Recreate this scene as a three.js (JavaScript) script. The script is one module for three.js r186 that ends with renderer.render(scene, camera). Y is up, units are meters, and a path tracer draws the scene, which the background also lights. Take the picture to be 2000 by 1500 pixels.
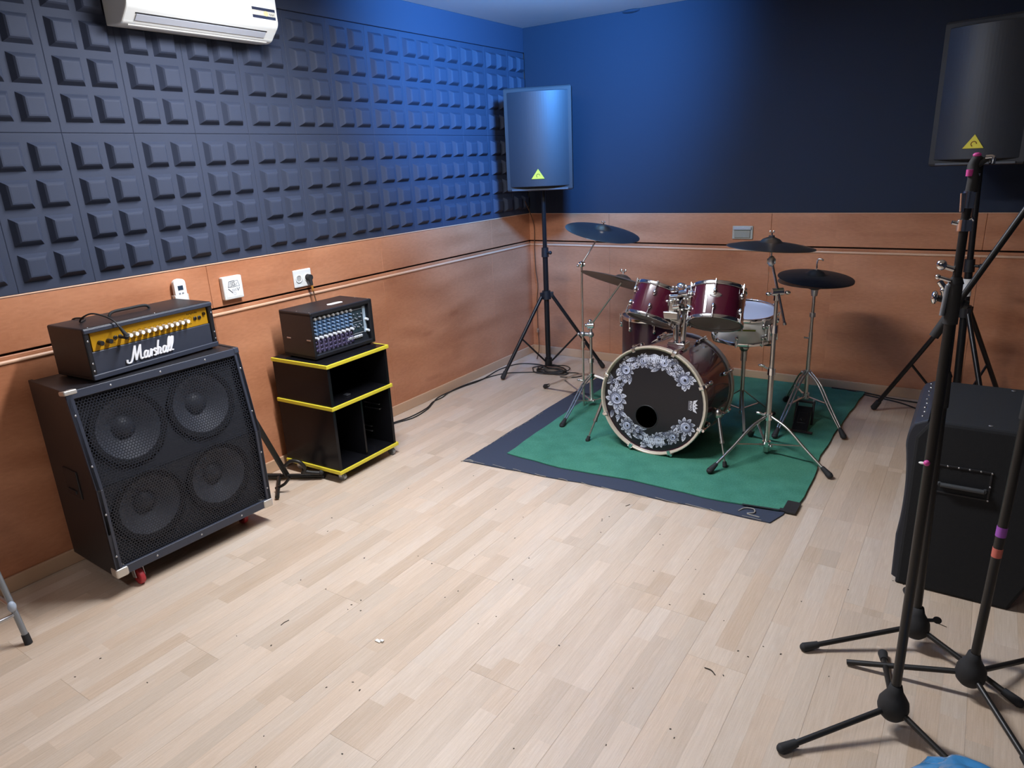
import * as THREE from 'three';
import { RectAreaLightUniformsLib } from 'three/addons/lights/RectAreaLightUniformsLib.js';
import { RoundedBoxGeometry } from 'three/addons/geometries/RoundedBoxGeometry.js';
import { mergeGeometries } from 'three/addons/utils/BufferGeometryUtils.js';

// ---------------------------------------------------------------- camera, light, exposure
const scene = new THREE.Scene();
scene.background = new THREE.Color(0x000000);
const camera = new THREE.PerspectiveCamera(57.88, 4 / 3, 0.05, 60);
camera.rotation.order = 'YXZ';
camera.position.set(3.1796, 1.6, 5.0282);
camera.rotation.set(-0.3087, 0.5984, -0.0487);
scene.add(camera);
const renderer = new THREE.WebGLRenderer({ antialias: true });
renderer.toneMapping = THREE.LinearToneMapping;
renderer.toneMappingExposure = 2.45;
renderer.shadowMap.enabled = true;
RectAreaLightUniformsLib.init();
const LAMPS = [{ x: 1.32, y: 2.576, z: 2.92, len: 1.22, w: 0.15, power: 58, color: 0xf6f8ff }, { x: 2.10, y: 2.576, z: 5.55, len: 1.22, w: 0.15, power: 12, color: 0xf6f8ff }];   // unseen ceiling lamps, placed to light the room and soften its shadows
const BLUE = { pos: [1.62, 2.525, 1.75], aim: [0.0, 2.42, 0.25], power: 29, angle: 1.03, color: new THREE.Color().setRGB(.09, .37, 1) };  // added blue lamp, out of view, tinting the far corner

// ---------------------------------------------------------------- room measures (metres)
const ROOM = { x1: 4.5, z1: 6.6, h: 2.576 };
const H = { base: 0.068, low: 0.930, gap: 0.973, wood: 1.186, foam: 2.40 };

// ---------------------------------------------------------------- helpers
function mulberry(a) { return () => { a |= 0; a = a + 0x6D2B79F5 | 0; let t = Math.imul(a ^ a >>> 15, 1 | a); t = t + Math.imul(t ^ t >>> 7, 61 | t) ^ t; return ((t ^ t >>> 14) >>> 0) / 4294967296; }; }
const V = (x, y, z) => new THREE.Vector3(x, y, z);
const v3 = a => a.isVector3 ? a.clone() : new THREE.Vector3(a[0], a[1], a[2]);
const used = new Map();
function numbered(n) { const k = used.get(n) || 0; used.set(n, k + 1); return k ? n + '_' + String(k).padStart(3, '0') : n; }
function clean(g) {
  let q = g.index ? g.toNonIndexed() : g.clone();
  for (const k of Object.keys(q.attributes)) if (!['position', 'normal', 'uv'].includes(k)) q.deleteAttribute(k);
  if (!q.attributes.normal) q.computeVertexNormals();
  if (!q.attributes.uv) q.setAttribute('uv', new THREE.BufferAttribute(new Float32Array(q.attributes.position.count * 2), 2));
  q.morphAttributes = {};
  return q;
}
function metreUV(g, s = 1) {               // box-projected uv in metres
  const q = g.index ? g.toNonIndexed() : g; if (!q.attributes.normal) q.computeVertexNormals();
  const p = q.attributes.position, n = q.attributes.normal, uv = new Float32Array(p.count * 2);
  for (let i = 0; i < p.count; i += 3) {
    let ax = 0, ay = 0, az = 0; for (let k = 0; k < 3; k++) { ax += Math.abs(n.getX(i + k)); ay += Math.abs(n.getY(i + k)); az += Math.abs(n.getZ(i + k)); }
    for (let k = 0; k < 3; k++) {
      const x = p.getX(i + k), y = p.getY(i + k), z = p.getZ(i + k), j = (i + k) * 2;
      if (ax >= ay && ax >= az) { uv[j] = z * s; uv[j + 1] = y * s; } else if (ay >= az) { uv[j] = x * s; uv[j + 1] = z * s; } else { uv[j] = x * s; uv[j + 1] = y * s; }
    }
  }
  q.setAttribute('uv', new THREE.BufferAttribute(uv, 2)); return q;
}
const bases = new WeakMap();
const each = (name, geos, mat, parent, o) => geos.map(g => mesh(name, g, mat, parent, o));
function mesh(name, geos, mat, parent, o = {}) {
  geos = (Array.isArray(geos) ? geos : [geos]).map(clean);
  let g = geos.length > 1 ? mergeGeometries(geos, false) : geos[0];
  if (o.M) g.applyMatrix4(o.M);
  if (o.uv) g = metreUV(g, o.uv === true ? 1 : o.uv);
  let b = parent, off = null; while (b) { if (bases.has(b)) { off = bases.get(b); break; } b = b.parent; }
  if (off && o.world !== false && off.world) g.translate(-off.p.x, -off.p.y, -off.p.z);
  const m = new THREE.Mesh(g, mat); m.castShadow = m.receiveShadow = true;
  if (parent) { m.name = name; parent.add(m); } else { m.name = numbered(name); scene.add(m); }
  return m;
}
function tag(o, label, category, group) { o.userData.label = label; o.userData.category = category; if (group) o.userData.group = group; return o; }
// a thing whose parts are given in world coordinates (world = true) or in its own frame
function thing(name, label, category, p, turn = null, group = null) {
  const o = new THREE.Group(); o.name = numbered(name); scene.add(o); o.position.set(...p);
  if (turn !== null) o.rotation.y = turn;
  bases.set(o, { p: V(...p), world: turn === null });
  return tag(o, label, category, group);
}
function structure(name, geos, mat, o) { const m = mesh(name, geos, mat, null, o); m.userData.kind = 'structure'; return m; }
function structureGroup(name) { const g = new THREE.Group(); g.name = name; g.userData.kind = 'structure'; scene.add(g); return g; }
const tr = (g, x, y, z) => g.translate(x, y, z);
function box(x0, x1, y0, y1, z0, z1, r = 0) {
  const w = x1 - x0, h = y1 - y0, d = z1 - z0;
  const g = r ? new RoundedBoxGeometry(w, h, d, 2, Math.min(r, w / 2.01, h / 2.01, d / 2.01)) : new THREE.BoxGeometry(w, h, d);
  return g.translate((x0 + x1) / 2, (y0 + y1) / 2, (z0 + z1) / 2);
}
function tube(a, b, r0, r1 = r0, seg = 14) {
  a = v3(a); b = v3(b); const d = b.clone().sub(a), L = d.length();
  const g = new THREE.CylinderGeometry(r1, r0, L, seg);
  g.applyQuaternion(new THREE.Quaternion().setFromUnitVectors(V(0, 1, 0), d.normalize()));
  return g.translate((a.x + b.x) / 2, (a.y + b.y) / 2, (a.z + b.z) / 2);
}
function path(pts, r, n = 24, rad = 8, closed = false) { return new THREE.TubeGeometry(new THREE.CatmullRomCurve3(pts.map(v3), closed, 'centripetal'), n, r, rad, closed); }
function ball(p, r, sx = 1, sy = 1, sz = 1) { p = v3(p); return new THREE.SphereGeometry(r, 18, 12).scale(sx, sy, sz).translate(p.x, p.y, p.z); }
function lathe(prof, seg = 40) { return new THREE.LatheGeometry(prof.map(q => new THREE.Vector2(q[0], q[1])), seg); }
function bar(a, b, w, t, up = V(0, 1, 0)) {     // flat bar a to b: w across, t thick
  a = v3(a); b = v3(b); const d = b.clone().sub(a), L = d.length(); d.normalize();
  let s = up.clone().cross(d); if (s.lengthSq() < 1e-6) s = V(1, 0, 0); s.normalize(); const u = d.clone().cross(s);
  const g = new RoundedBoxGeometry(w, t, L, 1, Math.min(w, t) * .3);
  g.applyMatrix4(new THREE.Matrix4().makeBasis(s, u, d)); return g.translate((a.x + b.x) / 2, (a.y + b.y) / 2, (a.z + b.z) / 2);
}
function axisMatrix(p, n) {                    // local +Y along n, origin at p
  const q = new THREE.Quaternion().setFromUnitVectors(V(0, 1, 0), v3(n).normalize());
  return new THREE.Matrix4().compose(v3(p), q, V(1, 1, 1));
}
function rings(list, capEnd = true, capStart = false) {   // loft of quad rings
  const pos = []; const q = (a, b, c, d) => pos.push(...a, ...b, ...c, ...a, ...c, ...d);
  for (let k = 0; k + 1 < list.length; k++) for (let i = 0; i < list[k].length; i++) { const j = (i + 1) % list[k].length; q(list[k][i], list[k][j], list[k + 1][j], list[k + 1][i]); }
  if (capEnd) { const t = list[list.length - 1]; q(t[0], t[1], t[2], t[3]); }
  if (capStart) { const t = list[0]; q(t[3], t[2], t[1], t[0]); }
  const g = new THREE.BufferGeometry(); g.setAttribute('position', new THREE.BufferAttribute(new Float32Array(pos), 3)); g.computeVertexNormals(); return g;
}
function prism(shapePts, depth, bevel = 0, curve = 6) {      // extrude a polygon along +z
  const s = !Array.isArray(shapePts) ? shapePts : new THREE.Shape(shapePts.map(p => new THREE.Vector2(p[0], p[1])));
  return new THREE.ExtrudeGeometry(s, { depth, bevelEnabled: bevel > 0, bevelSize: bevel, bevelThickness: bevel, bevelSegments: 2, curveSegments: curve });
}
// ---------------------------------------------------------------- textures
function noiseTile(n, seed, cells) {
  const R = mulberry(seed), a = new Float32Array(n * n), g = [];
  for (let i = 0; i < cells * cells; i++) g.push(R());
  const sm = t => t * t * (3 - 2 * t);
  for (let y = 0; y < n; y++) for (let x = 0; x < n; x++) {
    const fx = x / n * cells, fy = y / n * cells, ix = fx | 0, iy = fy | 0, u = sm(fx - ix), w = sm(fy - iy), jx = (ix + 1) % cells, jy = (iy + 1) % cells;
    a[y * n + x] = (g[iy * cells + ix] * (1 - u) + g[iy * cells + jx] * u) * (1 - w) + (g[jy * cells + ix] * (1 - u) + g[jy * cells + jx] * u) * w;
  }
  return a;
}
const N = 512, nA = noiseTile(N, 11, 8), nB = noiseTile(N, 12, 32), nC = noiseTile(N, 13, 128), nD = noiseTile(N, 14, 256);
const sample = (t, x, y) => t[(((y | 0) % N + N) % N) * N + (((x | 0) % N + N) % N)];
function dataTex(w, h, fn, srgb = true, rep = null) {
  const d = new Uint8Array(w * h * 4); const o = [0, 0, 0];
  for (let y = 0; y < h; y++) for (let x = 0; x < w; x++) { fn(x, y, o); const i = (y * w + x) * 4; d[i] = Math.max(0, Math.min(255, o[0])); d[i + 1] = Math.max(0, Math.min(255, o[1])); d[i + 2] = Math.max(0, Math.min(255, o[2])); d[i + 3] = 255; }
  const t = new THREE.DataTexture(d, w, h, THREE.RGBAFormat); t.wrapS = t.wrapT = THREE.RepeatWrapping; t.magFilter = THREE.LinearFilter; t.minFilter = THREE.LinearMipmapLinearFilter; t.generateMipmaps = true;
  if (srgb) t.colorSpace = THREE.SRGBColorSpace; if (rep) t.repeat.set(rep[0], rep[1]); t.needsUpdate = true; return t;
}
function canvasTex(w, h, draw) {
  const c = document.createElement('canvas'); c.width = w; c.height = h; draw(c.getContext('2d'), w, h);
  const t = new THREE.CanvasTexture(c); t.colorSpace = THREE.SRGBColorSpace; t.magFilter = THREE.LinearFilter; return t;
}
// laminate: ten boards across (1.97 m), each printed with three rows of staves
const BOARD = 0.197, BLEN = 1.285;
const floorTex = (() => {
  const W = 2048, HH = 2048, LEN = 2.57, R = mulberry(77), rows = [];
  for (let r = 0; r < 30; r++) { const cuts = [0]; let y = R() * .25 + .12; while (y < LEN - .18) { cuts.push(y); y += .42 + R() * .42; } cuts.push(LEN); rows.push(cuts.map(c => ({ c, t: (R() - .5), p: (R() - .5), k: R(), o: R() * 512 | 0, q: R() * 512 | 0, cath: R() < .28, cx: R() }))); }
  return dataTex(W, HH, (x, y, o) => {
    const fx = x / W * 30, r = fx | 0, u = fx - r, m = y / HH * LEN; const L = rows[r]; let s = 0; while (s + 1 < L.length - 1 && L[s + 1].c <= m) s++;
    const S = L[s], wob = sample(nA, y * .25 + S.o, S.q) * 26;
    let g = sample(nC, x * 2.2 + S.o + wob, y * .10 + S.q) - .5, f = sample(nD, x * 3.1 + S.q, y * .33 + S.o) - .5, b = sample(nA, x * .5 + S.o, y * .12 + S.q) - .5;
    let dark = 0;
    if (S.cath) { const d = Math.abs(u - .5 + .25 * (S.cx - .5)), ph = d * d * 60 - m * 9 + sample(nA, x * .6 + S.q, y * .3) * 2.4; dark = Math.max(0, Math.sin(ph * 2.6)) * .5 * Math.max(0, 1 - d * 1.7); }
    const flake = (f > .33 ? (f - .33) * 80 : 0);
    const l = S.t * 13 + g * 15 + b * 18 + f * 6 - dark * 13 - flake - (S.k > .8 ? 7 : 0);
    let e = 0; if (u < .03 || u > .97) e = -5;
    o[0] = 207 + l * .8 + S.p * 3 + e; o[1] = 187 + l * .88 - S.p * 2 + e; o[2] = 166 + l * .98 - S.p * 6 + e;
  });
})();
const woodTex = dataTex(1024, 512, (x, y, o) => {
  const wob = sample(nA, x * .35, y * .5) * 40, g = sample(nB, x * .12, y * 1.1 + wob) - .5, f = sample(nD, x * .25, y * 2 + wob) - .5, b = sample(nA, x * .5 + 90, y * .9 + 30) - .5;
  const c = sample(nB, x * .12 + 200, y * .9 + 100); const knot = c > .84 ? (c - .84) * 110 : 0;
  const l = g * 22 + f * 11 + b * 26 - knot;
  o[0] = 194 + l; o[1] = 131 + l * .95; o[2] = 95 + l * .85;
});
const carpetTex = dataTex(512, 512, (x, y, o) => { const f = sample(nD, x, y) - .5, g = sample(nA, x + 60, y) - .5, w = (sample(nC, x + 31, y + 7) > .93 ? 22 : 0); const l = f * 26 + g * 16 + w; o[0] = 62 + l * .9; o[1] = 128 + l; o[2] = 106 + l * .9; });
const grainBump = dataTex(256, 256, (x, y, o) => { const v = 128 + (sample(nD, x * 2, y * 2) - .5) * 150 + (sample(nC, x * 2, y * 2) - .5) * 90; o[0] = o[1] = o[2] = v; }, false);
const meshAlpha = (rep) => dataTex(64, 112, (x, y, o) => {     // staggered round perforations
  const hole = (cx, cy) => Math.hypot(x - cx, y - cy) < 26; const h = hole(32, 28) || hole(0, 84) || hole(64, 84); o[0] = o[1] = o[2] = h ? 0 : 255;
}, false, rep);
// ---------------------------------------------------------------- materials
const std = (c, rough, metal = 0, x = {}) => new THREE.MeshStandardMaterial({ color: c, roughness: rough, metalness: metal, ...x });
const rgb = (r, g, b) => new THREE.Color().setRGB(r, g, b);
const M = {
  floor: std(0xffffff, .42, 0, { map: floorTex }),
  subfloor: std(0x4a3626, .9), wood: std(0xffffff, .38, 0, { map: woodTex }), woodRail: std(0xe0b494, .35), gap: std(0x1c0d08, .9),  // gap: dark brown painted as the shade below the upper panel
  baseboard: std(0xc9a585, .4), foam: std(rgb(.034, .045, .080), .75), fabric: std(rgb(.022, .030, .052), .92), ceiling: std(0xd9d6d2, .9), plaster: std(0x8d8984, .9),
  tolex: std(rgb(.013, .013, .016), .42, 0, { bumpMap: grainBump, bumpScale: .0006 }), vinyl: std(rgb(.036, .042, .062), .45), black: std(rgb(.012, .012, .014), .5), rubber: std(rgb(.018, .018, .019), .75), steelBlack: std(rgb(.014, .014, .016), .33, .3), poleBlack: std(rgb(.018, .017, .016), .4, .2),
  cone: std(rgb(.075, .082, .102), .6), cap: std(rgb(.045, .049, .062), .5), baffle: std(rgb(.030, .033, .042), .8),
  chrome: std(rgb(.80, .80, .80), .13, 1), satin: std(rgb(.60, .58, .54), .32, 1), nickel: std(rgb(.55, .56, .58), .38, 1), greySteel: std(rgb(.34, .37, .40), .42, .7),
  gold: std(0xd39b1e, .32, .35), white: std(0xf2f2ee, .42), whitePlastic: std(0xeceeea, .35), whiteLogo: std(0xf4f4f6, .3), grey: std(0x8a8f98, .5), yellow: std(0xe3d23a, .5), gloss: new THREE.MeshPhysicalMaterial({ color: rgb(.008, .008, .010), roughness: .22, specularIntensity: .45 }), lensDark: std(rgb(.03, .05, .08), .15),
  red: std(0xb3323a, .5), pink: std(0xd34b9c, .5), orange: std(0xb8812f, .6), shell: new THREE.MeshPhysicalMaterial({ color: rgb(.060, .005, .016), roughness: .22, clearcoat: 1, clearcoatRoughness: .06 }),
  shellDark: new THREE.MeshPhysicalMaterial({ color: rgb(.022, .006, .016), roughness: .3, specularIntensity: .5, clearcoat: 1, clearcoatRoughness: .1 }),
  hoop: std(0xcfc3b0, .3, .15), headClear: std(rgb(.15, .13, .115), .4), headWhite: std(0xb9c0d2, .55), snareShell: std(0xd9d6cf, .28, .2), cymbal: std(rgb(.42, .34, .24), .30, 1), cymbalDark: std(rgb(.17, .15, .13), .42, .8), cymbalBlack: std(rgb(.018, .018, .018), .5, .3), felt: std(0x24242c, .95),
  rug: std(0xffffff, .97, 0, { map: carpetTex, bumpMap: carpetTex, bumpScale: .002 }), mat: std(rgb(.036, .047, .078), .8), tape: std(rgb(.02, .022, .026), .45), frayed: std(0x9a958c, .9),
  paGrille: std(rgb(.032, .036, .046), .45, .2), paBody: std(rgb(.016, .018, .024), .6), carpetBlack: std(rgb(.011, .012, .014), .95, 0, { bumpMap: grainBump, bumpScale: .0008 }),
  blueBag: new THREE.MeshPhysicalMaterial({ color: rgb(.07, .30, .62), roughness: .22, clearcoat: .6, transmission: .15, thickness: 0 }),
  cable: std(rgb(.02, .018, .017), .55), cableBrown: std(rgb(.10, .045, .02), .6), paper: std(0xe8e6df, .8), chip: std(rgb(.05, .04, .03), .8)
};
M.tolex.bumpMap.repeat.set(6, 6);
M.grilleCab = std(rgb(.026, .029, .040), .45, .3, { alphaMap: meshAlpha([84, 48]), transparent: true });
M.rug.map.repeat.set(2, 2);
// ================================================================ SETTING
{ // floor boards, each its own piece; far and hidden ones included, they are few
  const fl = structureGroup('floor');
  mesh('floor_base', box(-.1, ROOM.x1 + .1, -.12, -.010, -.1, ROOM.z1 + .1), M.subfloor, fl);
  const R = mulberry(5), e0 = 1.945 - BOARD * 10;
  const known = { 10: 3.552, 14: 2.343, 2: 4.298 };
  for (let c = 0; c < 24; c++) {
    const x0 = Math.max(0, e0 + c * BOARD), x1 = Math.min(ROOM.x1, e0 + (c + 1) * BOARD); if (x1 - x0 < .02) continue;
    const ph = known[c] !== undefined ? known[c] : R() * BLEN; let z = ph - Math.ceil(ph / BLEN) * BLEN;
    for (; z < ROOM.z1; z += BLEN) {
      const a = Math.max(0, z), b = Math.min(ROOM.z1, z + BLEN); if (b - a < .02) continue;
      const g = .00012, ch = .0004, X0 = x0 + g, X1 = x1 - g, A = a + g, B = b - g;
      const ring = (y, i) => [[X0 + i, y, B - i], [X1 - i, y, B - i], [X1 - i, y, A + i], [X0 + i, y, A + i]];
      const geo = rings([ring(-.010, 0), ring(-ch, 0), ring(0, ch)], true);
      const p = geo.attributes.position, uv = new Float32Array(p.count * 2), uo = (R() * 10 | 0) / 10, vo = R();
      for (let i = 0; i < p.count; i++) { uv[i * 2] = uo + (p.getX(i) - (e0 + c * BOARD)) / 1.97; uv[i * 2 + 1] = vo + (p.getZ(i) - z) / 2.57; }
      geo.setAttribute('uv', new THREE.BufferAttribute(uv, 2));
      mesh('floor_board', geo, M.floor, fl);
    }
  }
}
const SEAM0 = 3.537, TW = .2985;
{ // left wall: core, veneered panels, rail, foam tiles, plain band on top
  const w = structureGroup('wall_left');
  mesh('wall_core', box(-.15, 0, -.12, ROOM.h, -.15, ROOM.z1 + .15), M.plaster, w);
  const cuts = [0, .573, 1.79, 3.01, 4.23, 5.45, ROOM.z1];
  for (let i = 0; i + 1 < cuts.length; i++) {
    mesh('veneer_panel', box(0, .012, 0, H.low, cuts[i] + .0006, cuts[i + 1] - .0006, .0015), M.wood, w, { uv: .42 });
    mesh('upper_panel', box(0, .020, H.gap, H.wood, cuts[i] + .0006, cuts[i + 1] - .0006, .003), M.wood, w, { uv: .42 });
  }
  mesh('panel_cap', box(0, .023, H.wood, H.wood + .006, 0, ROOM.z1, .002), M.woodRail, w);
  // each tile carries two columns and four rows of blunt pyramids
  const tileGeo = (wz) => {
    const th = .605, gs = [], i = .0025;
    const R4 = (x, y0, y1, z0, z1) => [[x, y0, z1], [x, y0, z0], [x, y1, z0], [x, y1, z1]];
    gs.push(rings([R4(0, .0004, th - .0004, .0004, wz - .0004), R4(.0115, .0004, th - .0004, .0004, wz - .0004), R4(.013, .0004 + i, th - .0004 - i, .0004 + i, wz - .0004 - i)]));
    for (let c = 0; c < 2; c++) for (let r = 0; r < 4; r++) {
      const cz = wz / 2 + (c ? 1 : -1) * wz * .2245, cy = .095 + r * .1405, k = wz / TW;
      const q = (x, hy, hz) => R4(x, cy - hy, cy + hy, cz - hz * k, cz + hz * k);
      gs.push(rings([q(.012, .055, .055), q(.018, .051, .051), q(.036, .041, .040), q(.042, .035, .034), q(.043, .029, .028)]));
    }
    return mergeGeometries(gs.map(clean), false);
  };
  const full = tileGeo(TW), z0 = SEAM0 - 11 * TW, corner = tileGeo(z0 - .02);
  const put = (g, y, z) => { const m = new THREE.Mesh(g, M.foam); m.name = 'foam_tile'; m.castShadow = m.receiveShadow = true; m.position.set(.006, y, z); w.add(m); };
  for (let r = 0; r < 2; r++) { const y = H.wood + .006 + r * .6055; put(corner, y, .02); for (let c = 0; c < 20; c++) put(full, y, z0 + c * TW); }
  mesh('top_band', box(0, .030, H.wood + .006 + 1.211, ROOM.h, 0, ROOM.z1, .004), M.foam, w);
  mesh('foam_backing', box(0, .006, H.wood + .006, H.wood + 1.22, 0, ROOM.z1), M.fabric, w);
  // chair rail below the upper panel
  const rl = structureGroup('trim_1');
  mesh('rail_strip', box(0, .014, .944, .962, .02, ROOM.z1, .004), M.wood, rl, { uv: .6 });
  mesh('rail_bead', tube([.012, .936, .02], [.012, .936, ROOM.z1], .0085), M.woodRail, rl);
  mesh('rail_gap_shade', box(0, .003, .955, .975, 0, ROOM.z1), M.gap, rl);  // dark strip painted as the shadow under the upper panel
  structure('baseboard_left', box(.012, .026, 0, H.base, .026, ROOM.z1, .004), M.baseboard);
}
{ // back wall: plain dark fabric above, veneer below
  const w = structureGroup('wall_back');
  mesh('wall_core', box(-.15, ROOM.x1 + .15, -.12, ROOM.h, -.15, 0), M.plaster, w);
  const cuts = [.012, .75, 1.97, 3.19, ROOM.x1];
  for (let i = 0; i + 1 < cuts.length; i++) {
    mesh('veneer_panel', box(cuts[i] + .0006, cuts[i + 1] - .0006, 0, H.low, 0, .012, .0015), M.wood, w, { uv: .42 });
    mesh('upper_panel', box(cuts[i] + .0006, cuts[i + 1] - .0006, H.gap, H.wood, 0, .020, .003), M.wood, w, { uv: .42 });
  }
  mesh('panel_cap', box(.02, ROOM.x1, H.wood, H.wood + .006, 0, .023, .002), M.woodRail, w);
  mesh('fabric_panel', box(.03, ROOM.x1, H.wood + .006, ROOM.h, 0, .028, .004), M.fabric, w);
  mesh('fabric_fold', ball([.93, 2.566, .03], .06, 1.1, .22, .45), M.fabric, w);
  const rl = structureGroup('trim_2');
  mesh('rail_strip', box(.012, ROOM.x1, .944, .962, 0, .014, .004), M.wood, rl, { uv: .6 });
  mesh('rail_bead', tube([.012, .936, .012], [ROOM.x1, .936, .012], .0085), M.woodRail, rl);
  mesh('rail_gap_shade', box(.003, ROOM.x1, .955, .975, 0, .003), M.gap, rl);  // same painted shadow strip along the back wall
  structure('baseboard_back', box(.012, ROOM.x1, 0, H.base, .012, .026, .004), M.baseboard);
}
structure('wall_right', [box(ROOM.x1, ROOM.x1 + .15, -.12, ROOM.h, 0, ROOM.z1)], M.fabric);
structure('wall_front', [box(-.15, ROOM.x1 + .15, -.12, ROOM.h, ROOM.z1, ROOM.z1 + .15)], M.fabric);
structure('ceiling', box(-.15, ROOM.x1 + .15, ROOM.h, ROOM.h + .15, -.15, ROOM.z1 + .15), M.ceiling);
const LAMP_LABEL = ['unseen long white ceiling lamp with two tubes, lighting the room from above its middle', 'unseen long white ceiling lamp with two tubes, out of view at the rear, softening the shadows'];
for (const [i, { x, y, z, len, w, power, color }] of LAMPS.entries()) { // unseen lamps, out of the frame, placed to light the room
  const t = thing('unseen_ceiling_lamp', LAMP_LABEL[i], 'lamp', [x, y, z], 0, 'unseen ceiling lamps');
  mesh('housing', box(-len / 2 - .03, len / 2 + .03, -.05, 0, -w / 2 - .02, w / 2 + .02, .006), M.white, t);
  const glow = std(0x111111, .5, 0, { emissive: new THREE.Color(color), emissiveIntensity: power / 10 });
  for (const s of [-1, 1]) mesh('tube', tube([-len / 2, -.064, s * .045], [len / 2, -.064, s * .045], .013), glow, t);
  const l = new THREE.RectAreaLight(color, power, len, w); l.position.set(x, y - .085, z); l.lookAt(x, 0, z); scene.add(l);
}
{
  const p = v3(BLUE.pos), a = v3(BLUE.aim), d = a.clone().sub(p).normalize();
  const t = thing('added_blue_lamp', 'added small black lamp out of view above, tinting the corner blue', 'lamp', BLUE.pos);  // added lamp, stands in for a blue haze over the corner
  mesh('housing', [tube(p.clone().addScaledVector(d, -.10), p, .035, .045, 24)], M.black, t);
  mesh('bracket', [tube(p.clone().addScaledVector(d, -.05), [p.x, ROOM.h, p.z], .008)], M.black, t);
  mesh('lens', [tube(p, p.clone().addScaledVector(d, .004), .040, .040, 24)], std(0x050a20, .4, 0, { emissive: new THREE.Color(BLUE.color), emissiveIntensity: 2 }), t);
  const s = new THREE.SpotLight(BLUE.color, BLUE.power, 0, BLUE.angle, 1, 2); s.position.copy(p.clone().addScaledVector(d, .03)); s.target.position.copy(a); s.castShadow = true; s.shadow.radius = 8; scene.add(s, s.target);
}
// ---------------------------------------------------------------- things on the left wall
{ // air conditioner
  const z0 = 2.53, z1 = 3.275, t = thing('air_conditioner', 'white wall mounted air conditioner high on the foam wall', 'air conditioner', [0, 2.21, z0]);
  const sh = new THREE.Shape(); sh.moveTo(.045, 2.222); sh.lineTo(.118, 2.214); sh.quadraticCurveTo(.150, 2.214, .160, 2.228); sh.lineTo(.196, 2.262); sh.quadraticCurveTo(.212, 2.276, .213, 2.292); sh.lineTo(.205, 2.50); sh.quadraticCurveTo(.20, 2.528, .165, 2.53); sh.lineTo(.045, 2.53);
  const g = prism(sh, z1 - z0 - .012, .006, 10); g.translate(0, 0, z0 + .006);
  mesh('casing', g, M.whitePlastic, t);
  mesh('wall_plate', box(.006, .05, 2.235, 2.51, z0 + .03, z1 - .03), M.grey, t);
  mesh('front_cover', box(.2085, .2205, 2.287, 2.52, z0 + .002, z1 - .002, .006), M.white, t);
  const slant = (u) => [.160 + .036 * u, 2.228 + .034 * u];
  const strip = (u0, u1, off, thick, a, b) => { const p = slant(u0), q = slant(u1), n = [.687 * off, -.727 * off], m = [.687 * (off + thick), -.727 * (off + thick)]; const gg = prism([[p[0] + n[0], p[1] + n[1]], [p[0] + m[0], p[1] + m[1]], [q[0] + m[0], q[1] + m[1]], [q[0] + n[0], q[1] + n[1]]], b - a); return gg.translate(0, 0, a); };
  mesh('outlet_slot', strip(.72, .83, .0055, .002, z0 + .055, z1 - .045), M.black, t);
  mesh('air_flap', strip(.12, .70, .006, .004, z0 + .06, z1 - .05), std(0xb9bdc6, .4), t);
  mesh('lower_lip', tube([.142, 2.2165, z0 + .03], [.142, 2.2165, z1 - .03], .009), M.white, t);
  const lab = canvasTex(256, 96, (c, w, h) => { c.fillStyle = '#2b2836'; c.fillRect(0, 0, w, h); c.fillStyle = '#cfc9b4'; c.fillRect(0, 26, w, 44); c.fillStyle = '#f1efe2'; for (let i = 0; i < 7; i++) { c.fillRect(8 + i * 16, 34 + (i % 3) * 5, 9, 26 - (i % 3) * 6); } c.fillStyle = '#d9c98a'; c.beginPath(); c.arc(150, 48, 24, 0, 7); c.fill(); c.fillStyle = '#5d5648'; for (let i = 0; i < 5; i++) c.fillRect(188 + i * 11, 44 + (i % 2) * 4, 6, 12); });
  const lg = new RoundedBoxGeometry(.13, .046, .002, 1, .0008); metreUVplane(lg, .13, .046); lg.rotateY(Math.PI / 2); lg.translate(.2215, 2.321, 2.611);
  mesh('sticker', lg, std(0xffffff, .3, 0, { map: lab }), t);
}
function metreUVplane(g, w, h) { const p = g.attributes.position, uv = g.attributes.uv; for (let i = 0; i < p.count; i++) uv.setXY(i, p.getX(i) / w + .5, p.getY(i) / h + .5); }
function wallLocal(z, y, x = .020) { return new THREE.Matrix4().makeTranslation(x, y, z).multiply(new THREE.Matrix4().makeRotationY(Math.PI / 2)); }
{ // remote control in its holder
  const t = thing('remote_control', 'white remote control in a wall holder above the amplifier head', 'remote control', [.02, 1.0, 3.18]), Mx = wallLocal(3.18, 1.075);
  mesh('holder', [box(-.034, .034, -.075, .0, 0, .012, .004), box(-.034, -.029, -.075, .0, 0, .032, .002), box(.029, .034, -.075, .0, 0, .032, .002), box(-.034, .034, -.078, -.070, 0, .034, .002)], M.whitePlastic, t, { M: Mx });
  const body = new THREE.Shape(); body.moveTo(-.027, -.068); body.lineTo(.027, -.068); body.lineTo(.028, .055); body.quadraticCurveTo(.026, .072, 0, .073); body.quadraticCurveTo(-.026, .072, -.028, .055);
  mesh('body', prism(body, .016, .002).translate(0, 0, .013), M.white, t, { M: Mx });
  mesh('display', box(-.013, .013, .022, .043, .031, .0325, .0006), M.lensDark, t, { M: Mx });
  mesh('button', [box(-.012, -.004, .004, .010, .031, .033), box(.004, .012, .004, .010, .031, .033)], M.grey, t, { M: Mx });
}
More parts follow.
